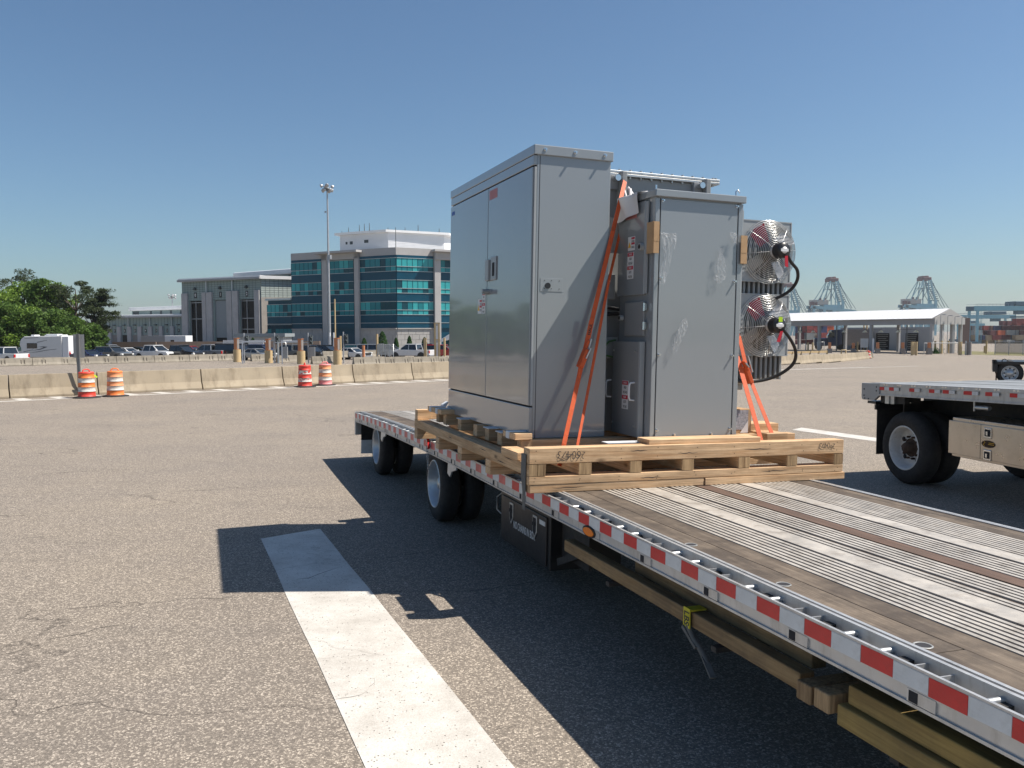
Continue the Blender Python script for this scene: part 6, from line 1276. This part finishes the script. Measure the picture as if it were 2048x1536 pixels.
def fan(zc,xc,lab,tagg):
    yc=7.40; r=.325
    m=MB(); m.lathe((xc,yc+.03,zc),(0,-1,0),[(.105,.0),(.105,.12),(.11,.13)],24); f=up('fan',m,'fan_black',label=lab)
    # blades: pitched, four of them, with fluorescent stickers
    for k in range(4):
        t=k*math.pi/2+2.35-.15; c,sn=math.cos(t),math.sin(t); r0,r1=.08,.29
        def bp(rad,off,yy): return (xc+rad*c-off*sn,yy,zc+rad*sn+off*c)
        s=MB(); A_=[bp(r0,-.05,yc-.035),bp(r1,-.085,yc-.055),bp(r1,.075,yc+.025),bp(r0,.05,yc+.0)]
        s.add(A_+[(x,y+.004,z) for x,y,z in A_],[(0,1,2,3),(7,6,5,4),(0,4,5,1),(1,5,6,2),(2,6,7,3),(3,7,4,0)]); up('blade',s,'fan_red' if k in (0,) else 'steel_light',f)
    g=MB()
    def dome(rad): return yc-.02-.11*math.cos(min(1,rad/r)*math.pi/2)**.8
    for k in range(17):
        rad=.055+(.325-.055)*k/16; g.tube([(xc+rad*math.cos(j*6.2832/40),dome(rad),zc+rad*math.sin(j*6.2832/40)) for j in range(40)],.0032 if k<16 else .004,4,closed=True)
    for k in range(8):
        t=k*.785+.1; g.tube([(xc+rad*math.cos(t),dome(rad)-.003,zc+rad*math.sin(t)) for rad in (.05,.12,.18,.24,.29,.326)]+[(xc+.326*math.cos(t),yc+.005,zc+.326*math.sin(t))],.003,4)
    up('guard',g,'wire_steel',f,kind='stuff')
    m=MB(); m.lathe((xc,yc-.10,zc),(0,-1,0),[(.0,0),(.062,0),(.064,.02),(.064,.06)],24); up('motor_ring',m,'panel_white',f)
    m=MB(); m.lathe((xc,yc-.16,zc),(0,-1,0),[(.066,.0),(.078,.004),(.080,.02),(.080,.09),(.072,.105),(.0,.105)],28); mo=up('motor',m,'fan_black',f)
    m=MB(); m.lathe((xc,yc-.266,zc),(0,-1,0),[(.034,.0),(.034,.003),(.0,.003)],20); m.box(xc-.045,xc+.045,yc-.2695,yc-.2665,zc-.014,zc+.014); up('motor_plate',m,'label_white',mo)
    m=MB(); m.prism([(xc+.0,zc-.06),(xc+.035,zc-.055),(xc+.03+tagg,zc-.17),(xc-.01+tagg,zc-.165)],1,yc-.275,yc-.272); up('red_tag',m,'fan_red',mo)
    if tagg<0: m=MB(); m.box(xc-.02,xc+.025,yc-.272,yc-.269,zc+.035,zc+.085); up('green_tag',m,'tag_green',mo)
    return f
_a,_b=PB(1541,504,7.36),PB(1532,651,7.36)
f1=fan(_a[2],_a[0],'upper cooling fan',.015); f2=fan(_b[2],_b[0],'lower cooling fan with a green tag',-.03)
for zc,x0,pts in ((2.175,2.90,[(2.92,7.15,2.14),(2.99,7.17,2.06),(3.08,7.18,1.98),(3.115,7.22,1.88),(3.08,7.28,1.78),(2.98,7.36,1.70),(2.86,7.42,1.66)]),(1.425,2.895,[(2.90,7.15,1.38),(3.0,7.16,1.29),(3.08,7.16,1.16),(3.09,7.2,1.03),(3.0,7.28,.92),(2.85,7.36,.85),(2.65,7.42,.83),(2.4,7.45,.86)])):
    # smooth the hose
    P=[Vector(p) for p in pts]; sm=[]
    for i in range(len(P)-1):
        p0,p1,p2,p3=P[max(i-1,0)],P[i],P[i+1],P[min(i+2,len(P)-1)]
        for j in range(6): t=j/6; sm.append(.5*((2*p1)+(p2-p0)*t+(2*p0-5*p1+4*p2-p3)*t*t+(3*p1-p0-3*p2+p3)*t**3))
    sm.append(P[-1]); s=MB(); s.tube(sm,.017,10); up('hose',s,'hose_black',tf)
# ---------------------------------------------------------------- things lying on or tied round the load
def loc_thing(name,label,cat,c,group=None):
    q=onframe(name,label,cat,*c,group); return q
for c,lab in (((1.02,7.02,0),'left'),):
    pass
# drip cloth / document pouch hung over the cap, cardboard guards, film scraps
q=loc_thing('document_sleeve','crumpled white document sleeve hanging over the top left edge of the front cabinet','document sleeve',(1.04,6.72,2.54))
s=MB(); n=10; m_=7
for i in range(n+1):
    for j in range(m_+1):
        y=.02+.42*i/n; t=j/m_; z=.012-.0*t; x=-.015-.012*math.sin(3*y*6+t*3)*t-.012
        if t<.25: X=-.02+.1*(1-t/.25)+0; Z=.012+.015*math.sin(i*1.3)*(1-t/.25)
        else: X=-.035-.012*math.sin(i*.9+t*4); Z=.012-(t-.25)/.75*(.19+.05*i/n)
        s.v.append((X,y,Z))
for i in range(n):
    for j in range(m_): a=i*(m_+1)+j; s.f.append((a,a+1,a+m_+2,a+m_+1)); s.m.append(0); s.s.append(True)
part('sleeve',s,'paper_white',q,fix=False)
for x,y,z0_,z1_,lab,dx in ((1.055,6.515,1.99,2.26,'left',-1),(1.925,6.51,1.94,2.19,'right',1)):
    q=loc_thing('cardboard_guard','brown cardboard edge guard taped to the %s edge of the front cabinet'%lab,'cardboard guard',(x,y,z0_),'cardboard edge guards'); H=z1_-z0_
    s=MB()
    if dx<0: s.box(-.018,.035,-.014,-.006,0,H); s.box(-.024,-.018,-.006,.10,0,H)
    else: s.box(-.005,.055,-.014,-.006,0,H); s.box(.055,.061,-.014,.08,0,H)
    part('cardboard',s,'cardboard',q); s=MB(); s.box((-.019 if dx<0 else -.006),(.036 if dx<0 else .056),-.0155,-.0138,H*.38,H*.55); part('tape',s,'label_white' if False else 'cardboard',q)
def film(pts,label,c):
    q=loc_thing('plastic_film',label,'plastic film',c,'torn clear film on the front cabinet'); s=MB(); r=random.Random(len(label)); n=len(pts)
    # a crumpled strip between left and right outlines
    Lf,Rt=pts; N_=8; M_=14
    for k in range(M_+1):
        t=k/M_; i=min(int(t*(len(Lf)-1)),len(Lf)-2); u_=t*(len(Lf)-1)-i
        l=Vector((Lf[i][0]+(Lf[i+1][0]-Lf[i][0])*u_,Lf[i][1]+(Lf[i+1][1]-Lf[i][1])*u_)); rr__=Vector((Rt[i][0]+(Rt[i+1][0]-Rt[i][0])*u_,Rt[i][1]+(Rt[i+1][1]-Rt[i][1])*u_))
        for j in range(N_+1):
            w=l.lerp(rr__,j/N_); s.v.append((w.x+r.uniform(-.002,.002),-.006-.012*abs(math.sin(j*1.7+k*.6))-r.random()*.012,w.y))
    for k in range(M_):
        for j in range(N_): a=k*(N_+1)+j; s.f.append((a,a+1,a+N_+2,a+N_+1)); s.m.append(0); s.s.append(False)
    part('film',s,'clear_film',q,fix=False)
film(([(.0,0),(.02,-.03),(.045,-.2),(.0,-.35),(.0,-.42)],[(.16,.0),(.17,-.05),(.13,-.2),(.09,-.36),(.05,-.46)]),'torn strip of clear film hanging at the left of the front panel',PB(1318,465,6.512))
film(([(.0,0),(-.02,-.1),(-.04,-.22),(-.045,-.28),(-.02,-.3)],[(.02,.0),(.05,-.1),(.085,-.2),(.08,-.25),(.0,-.32)]),'teardrop of clear film hanging at the right of the front panel',PB(1437,497,6.512))
film(([(.0,0),(-.03,-.07),(-.075,-.17),(-.09,-.24),(-.07,-.29)],[(.04,.02),(.06,-.03),(.045,-.10),(.0,-.19),(-.06,-.30)]),'curled flap of clear film sticking out in the middle of the front panel',PB(1362,640,6.512))
film(([(.0,0),(.0,-.02),(.01,-.05),(.04,-.09)],[(.06,.0),(.08,-.03),(.085,-.06),(.08,-.11)]),'small curl of clear film near the right cardboard guard',PB(1458,465,6.512))
q=loc_thing('printed_carton','carton covered with printed paper behind the right end of the skid','carton',(2.16,6.95,.36)); s=MB(); s.box(0,.26,0,.3,0,.23); part('carton',s,'cardboard',q,bevel=.004); s=MB(); s.box(.01,.22,-.004,.0,.03,.22); part('printed_sheet',s,'paper_print',q); s=MB(); s.add([(.13,-.006,.0),(.22,-.006,0),(.22,-.006,.12)],[(0,1,2)]); part('paper_corner',s,'paper_white',q)
q=loc_thing('wood_block','pale wood block on the skid at the foot of the right hand straps','block',(2.46,6.75,.29)); s=MB(); s.box(0,.24,0,.35,0,.08); part('block',s,'pine_x',q,bevel=.004)
def strap(pts,w,label,group,extra=None,name='ratchet_strap'):
    P=[Vector(p) for p in pts]; o=P[-1]; q=loc_thing(name,label,'strap',tuple(o),group); s=MB()
    for i in range(len(P)-1):
        d=(P[i+1]-P[i]); sd=Vector((0,-1,0)).cross(d).normalized() if abs(d.normalized().y)<.9 else Vector((1,0,0)); s.beam(P[i]-o,P[i+1]-o,w,.004,up=(0,-1,0))
    part('webbing',s,'strap_orange',q); return q,o
q,o=strap([PB(1250,362,7.24),PB(1226,462,6.93),PB(1167,712,6.84),PB(1128,888,6.62),PB(1119,932,6.60)],.042,'wide orange ratchet strap in front of the tall cabinet, running from tank lug to skid','orange straps holding the load')
def PT(t): return Vector((.50,6.83,1.06))
s=MB(); c=Vector(PB(1167,712,6.80))-o; s.beam(c+Vector((-.035,0,-.10)),c+Vector((.03,0,.06)),.085,.045); s.beam(c+Vector((-.055,-.01,-.24)),c+Vector((-.03,-.01,-.08)),.035,.02); s.beam(c+Vector((.02,0,.04)),c+Vector((.045,-.01,.14)),.03,.03); part('strap_bundle',s,'strap_orange',q,bevel=.01); s=MB(); s.beam(c+Vector((.03,-.025,.05)),c+Vector((.06,-.02,.15)),.018,.01); s.beam(c+Vector((.0,-.03,-.02)),c+Vector((.045,-.025,.07)),.05,.01); part('ratchet',s,'galvanised',q)
s=MB(); s.beam(c+Vector((.035,-.012,.16)),c+Vector((.065,-.012,.31)),.045,.006); part('strap_tail',s,'strap_orange',q)
lettering('HAUL','label_black',q,c+Vector((.05,-.018,.235)),Vector((.03,0,.15)),Vector((-.15,0,.03)),.04,1.0,.02)
q,o=strap([PB(1246,440,7.24),PB(1218,560,6.93),PB(1183,745,6.86),PB(1155,890,6.62),PB(1151,915,6.60)],.026,'narrow orange strap to the right of the wide one before the tall cabinet','orange straps holding the load')
q,o=strap([(2.06,7.30,2.68),(2.10,7.30,1.6),PB(1478,672,7.22),PB(1495,745,7.1),PB(1552,888,6.75),PB(1556,912,6.7)],.042,'right hand orange strap with a gathered knot, below the lower fan','orange straps holding the load')
c=Vector(PB(1493,740,7.06))-o; s=MB(); s.beam(c+Vector((-.02,0,.03)),c+Vector((.05,0,-.13)),.07,.05); s.beam(c+Vector((-.06,-.02,.09)),c+Vector((-.0,-.02,-.0)),.05,.03); part('strap_bundle',s,'strap_orange',q,bevel=.01); s=MB(); s.beam(c+Vector((-.01,-.03,.14)),c+Vector((.05,-.03,-.02)),.014,.012); s.beam(c+Vector((-.05,-.035,.07)),c+Vector((-.01,-.035,.03)),.05,.012); part('ratchet',s,'galvanised',q)
q,o=strap([(2.02,7.34,2.66),(2.07,7.3,1.6),PB(1474,712,7.1),PB(1524,888,6.7),PB(1528,920,6.65)],.05,'inner right hand orange strap close to the edge of the front cabinet','orange straps holding the load')
q=loc_thing('protective_pad','orange and grey edge pad between strap and tank left of the front cabinet','pad',(.95,7.22,2.05)); s=MB(); s.box(0,.12,0,.02,0,.33); part('pad',s,'cabinet_edge',q)
q=loc_thing('safety_tape','white ribbons tied to the left lifting lug above the document sleeve','ribbon',(1.10,7.22,2.55)); s=MB(); s.tube([(0,0,.12),(.01,-.05,.02),(-.04,-.15,-.10),(-.06,-.2,-.14)],.012,5); s.tube([(.05,0,.12),(.09,-.03,.05),(.05,-.12,-.06),(-.02,-.18,-.14),(.03,-.1,0),(.06,-.03,.1)],.014,5); part('ribbon',s,'paper_white',q)
# ================================================================ SECOND FLATBED, right
az=-.2269; o2=Vector((5.82,12.6,0)); T2=Matrix.Translation(o2)@Matrix.Rotation(-az,4,'Z')   # local y runs away to the rear of the trailer
ft=thing('flatbed_trailer','second flatbed on the right with white wheel and shiny aluminium tool box','trailer',mat=T2)
def dz(p): return (p[0],p[1],p[2]-.03*p[1])
def fp(name,mb,mats,par=None,flat=False,**k):
    if not flat: mb.fn=dz
    return part(name,mb,mats,par or ft,**k)
zt=1.495; Y0,Y1=-9.,.93
s=MB(); s.box(-.03,.0,Y0,.52,zt-.175,zt-.02,n=6); s.box(-.05,.02,Y0,.52,zt-.19,zt-.172,n=6); s.box(-.045,-.03,Y0,.52,zt-.05,zt-.0,n=6); s.box(-.03,.09,Y0,.52,zt-.012,zt,n=6); fp('side_rail',s,'aluminium_rail')
s=MB(); s.prism([(.50,zt-.005),(.50,zt-.19),(.62,zt-.27),(.90,zt-.27),(.93,zt-.24),(.93,zt-.005)],0,-.05,.0); fp('rear_plate',s,'sign_back',bevel=.006)
for y,z in ((.86,-.10),(.86,-.2),(.84,-.245),(.75,-.25),(.56,-.06),(.56,-.12)): s=MB(); s.cyl((-.055,y,zt+z),(-.048,y,zt+z),.012,n=8); fp('plate_bolt',s,'dark_gap')
for k in range(9): s=MB(); s.box(.10+k*.28,.10+k*.28+.274,Y0,.9,zt-.03,zt-.004-.002*(k%3),n=6); fp('deck_plank',s,'deck_grey')
s=MB(); s.box(2.6,2.72,Y0,.9,zt-.19,zt,n=4); fp('side_rail',s,'aluminium_rail')
RB=[(.38,.49),(.16,.27),(-.29,-.18),(-.70,-.59),(-.98,-.86),(-1.40,-1.25),(-1.75,-1.63),(-2.15,-2.03),(-2.6,-2.48)]
for i,(a,b_) in enumerate(RB): s=MB(); s.box(-.047,-.044,a,b_,zt-.105,zt-.055) ; s.fn=dz; s.v=[(x,y,z) for x,y,z in s.v]; fp('tape_piece',s,'tape_red'); s=MB(); s.box(-.0465,-.044,b_,b_+.11,zt-.103,zt-.057) if False else s.box(-.0465,-.0441,a-.11,a,zt-.105,zt-.055); fp('tape_piece',s,'tape_white')
for k in range(14):
    y=.36-k*.31
    for dy in (0,.06): s=MB(); s.box(-.05,-.01,y-dy,y-dy+.035,zt-.028,zt-.012); fp('rope_hook',s,'bright_steel')
# winches and roller under the rail
for i,y in enumerate((.42,.30)): s=MB(); s.box(.0,.02,y-.11,y+.0,zt-.31,zt-.19); s.box(0,.2,y-.11,y-.10,zt-.31,zt-.19); s.cyl((.05,y-.11,zt-.27),(.05,y,zt-.27),.025,n=10); s.box(-.02,.0,y-.115,y-.10,zt-.31,zt-.19); fp('winch',s,'galvanised')
s=MB(); s.box(.02,.3,-.0,.55,zt-.30,zt-.19); fp('winch_bracket',s,'chassis_black')
for y in (-1.38,): s=MB(); s.box(-.0,.02,y-.02,y,zt-.32,zt-.18); s.cyl((.03,y-.25,zt-.27),(.03,y,zt-.27),.03,n=10); fp('winch',s,'galvanised')
s=MB(); s.cyl((.1,-.05,zt-.275),(.1,.12,zt-.275),.012,n=8); fp('roller',s,'bright_steel')
for a in (.75,1.75): s=MB(); s.box(a,a+.14,Y0,.5,zt-.60,zt-.06); fp('main_beam',s,'chassis_black')
s=MB(); 
for k in range(20): s.box(.05,2.6,.4-k*.5,.45-k*.5,zt-.16,zt-.035)
fp('cross_member',s,'chassis_black',kind='stuff')
s=MB(); s.box(.25,2.4,.30,.33,.98,1.22); fp('rear_channel',s,'chassis_black')
# mud flap on its bracket behind the wheel
s=MB(); s.box(-.02,.62,.60,.64,1.06,1.19); fb_=fp('flap_bracket',s,'black_paint',flat=True); s=MB(); s.box(.02,.60,.62,.635,.36,1.08); fp('mud_flap',s,'rubber',flat=True); 
s=MB(); s.box(-.03,.65,.60,.80,1.15,1.19); fp('flap_bracket',s,'black_paint',flat=True)
for x in (.04,.25,.46): s=MB(); s.cyl((x,.595,1.14),(x,.60,1.14),.012,n=8); s.cyl((-.022,.0+.62,1.14),(-.02,.62,1.14),.01,n=8); fp('bracket_bolt',s,'bright_steel',flat=True)
s=MB(); s.box(.2,2.3,.78,.86,.62,.70); fp('under_ride_bar',s,'black_paint',flat=True,bevel=.005)
def hwheel(y,xs=0.02):
    r=.54
    for k,x0 in enumerate((xs,xs+.33)):
        t=MB(); W_=.27; t.lathe((x0,y,r),(1,0,0),[(.325,.015),(.335,.0),(.43,-.004),(.50,.015),(.53,.05),(.54,.08),(.54,W_-.08),(.53,W_-.05),(.42,W_),(.33,W_-.01)],56); w=fp('wheel',t,'rubber',flat=True)
        m=MB(); m.lathe((x0,y,r),(1,0,0),[(.335,.004),(.322,-.006),(.312,.0),(.305,.03),(.290,.05),(.285,.14),(.27,.17),(.18,.165),(.14,.13)],56); rm=part('rim',m,'rim_white',w)
        if k==0:
            for j in range(5): m=MB(); a=j*1.2566+.5; m.lathe((x0+.160,y+.225*math.cos(a),r+.225*math.sin(a)),(-1,0,0),[(.0,.006),(.036,.006),(.036,.0)],14); part('hand_hole',m,'dark_gap',w)
            m=MB(); m.lathe((x0,y,r),(1,0,0),[(0,.015),(.07,.02),(.085,.05),(.088,.13),(.14,.135)],24)
            for j in range(10): a=j*.6283; m.cyl((x0+.10,y+.165*math.cos(a),r+.165*math.sin(a)),(x0+.165,y+.165*math.cos(a),r+.165*math.sin(a)),.017,n=6)
            part('hub',m,'hub_rust',w)
    t=MB(); t.lathe((2.68,y,r),(-1,0,0),[(0,.12),(.3,.1),(.3,0),(.50,.0),(.54,.06),(.54,.55),(.5,.6),(0,.5)],32); fp('wheel',t,'rubber',flat=True)
    s=MB(); s.cyl((.3,y,r),(2.4,y,r),.07,n=12); fp('axle',s,'chassis_black',flat=True)
hwheel(0); hwheel(-4.5)
s=MB(); s.box(.5,2.2,-1.0,.35,.62,.95); fp('suspension',s,'chassis_black',flat=True)
# aluminium tool box
s=MB(); s.box(.02,.6,-3.6,-.99,.565,1.10); bx=fp('tool_box',s,'alu_box',flat=True,bevel=.006)
s=MB(); s.box(-.0,.02,-3.55,-.94,.60,1.055); part('box_door',s,'alu_box',bx,bevel=.006); s=MB(); s.box(-.002,-.0,-1.525,-1.52,.60,1.055); part('door_seam',s,'dark_gap',bx)
for z in (.955,.665): s=MB(); s.box(-.012,-.0,-1.715,-1.585,z-.07,z+.07); l_=part('latch',s,'bright_steel',bx,bevel=.006); s=MB(); s.box(-.016,-.0115,-1.695,-1.605,z-.045,z+.045); part('latch_recess',s,'dark_gap',bx); s=MB(); s.box(-.026,-.016,-1.665,-1.635,z-.03,z+.02); part('latch_tongue',s,'bright_steel',bx)
s=MB(); s.prism([(-1.66+.115*math.cos(t)*(1),.81+.048*math.sin(t)) for t in [i*6.283/20 for i in range(20)]],0,-.006,-.0); part('name_badge',s,'hub_rust',bx); s=MB(); s.box(-.009,-.006,-1.76,-1.66,.805,.812); s.box(-.009,-.006,-1.76,-1.67,.825,.832); s.tube([(-.008,-1.59,.84),(-.008,-1.61,.83),(-.008,-1.58,.80),(-.008,-1.60,.785)],.004,5); part('badge_print',s,'label_yellow',bx)
# ---------------------------------------------------------------- third, low black chassis at the right edge
p=gnd(2019,771); q=thing('container_chassis','low black trailer chassis end with a dull alloy wheel at the right edge','trailer',p,-.5)
s=MB(); s.box(-.62,7,.0,2.4,.86,.98); s.box(-.62,-.45,0,2.4,.55,.98); part('frame',s,'black_paint',q,bevel=.01); s=MB(); s.box(-.5,-.46,.02,.6,.12,.60); part('mud_flap',s,'hub_rust',q)
for x in (0,1.3):
    for yy in (.05,.36,1.75,2.05): s=MB(); s.lathe((x,yy,.5),(0,1,0),[(.3,.01),(.34,0),(.47,.02),(.5,.06),(.5,.2),(.47,.25),(.3,.25)],32); w=part('wheel',s,'rubber',q); s=MB(); s.lathe((x,yy,.5),(0,1,0),[(.31,.0),(.295,-.005),(.285,.03),(.26,.10),(.14,.11),(.13,.02),(0,.02)],28); part('rim',s,'rim_alu',w); 
    for j in range(8): s=MB(); a=j*.785; s.lathe((x+.2*math.cos(a),.145,.5+.2*math.sin(a)),(0,-1,0),[(0,.003),(.03,.003),(.03,0)],10); part('hand_hole',s,'dark_gap',q)
s=MB(); s.tube([(-.3,.1,.95),(-.28,.1,1.05),(-.2,.1,1.08),(-.08,.1,1.02),(-.05,.1,.95)],.02,6); part('hose_loop',s,'hose_black',q)
# ================================================================ HAZE
hz=MB(); hz.box(-3600,3600,-150,3600,-7,95)
m=bpy.data.materials.new('haze_air'); m.use_nodes=True; N=m.node_tree.nodes; N.remove(N['Principled BSDF']); pv=N.new('ShaderNodeVolumePrincipled'); pv.inputs['Color'].default_value=(.85,.90,.95,1); pv.inputs['Density'].default_value=.00012; pv.inputs['Anisotropy'].default_value=.3
m.node_tree.links.new(pv.outputs[0],N['Material Output'].inputs['Volume']); MT['haze_air']=m
h_=part('haze',hz,'haze_air'); h_['kind']='stuff'
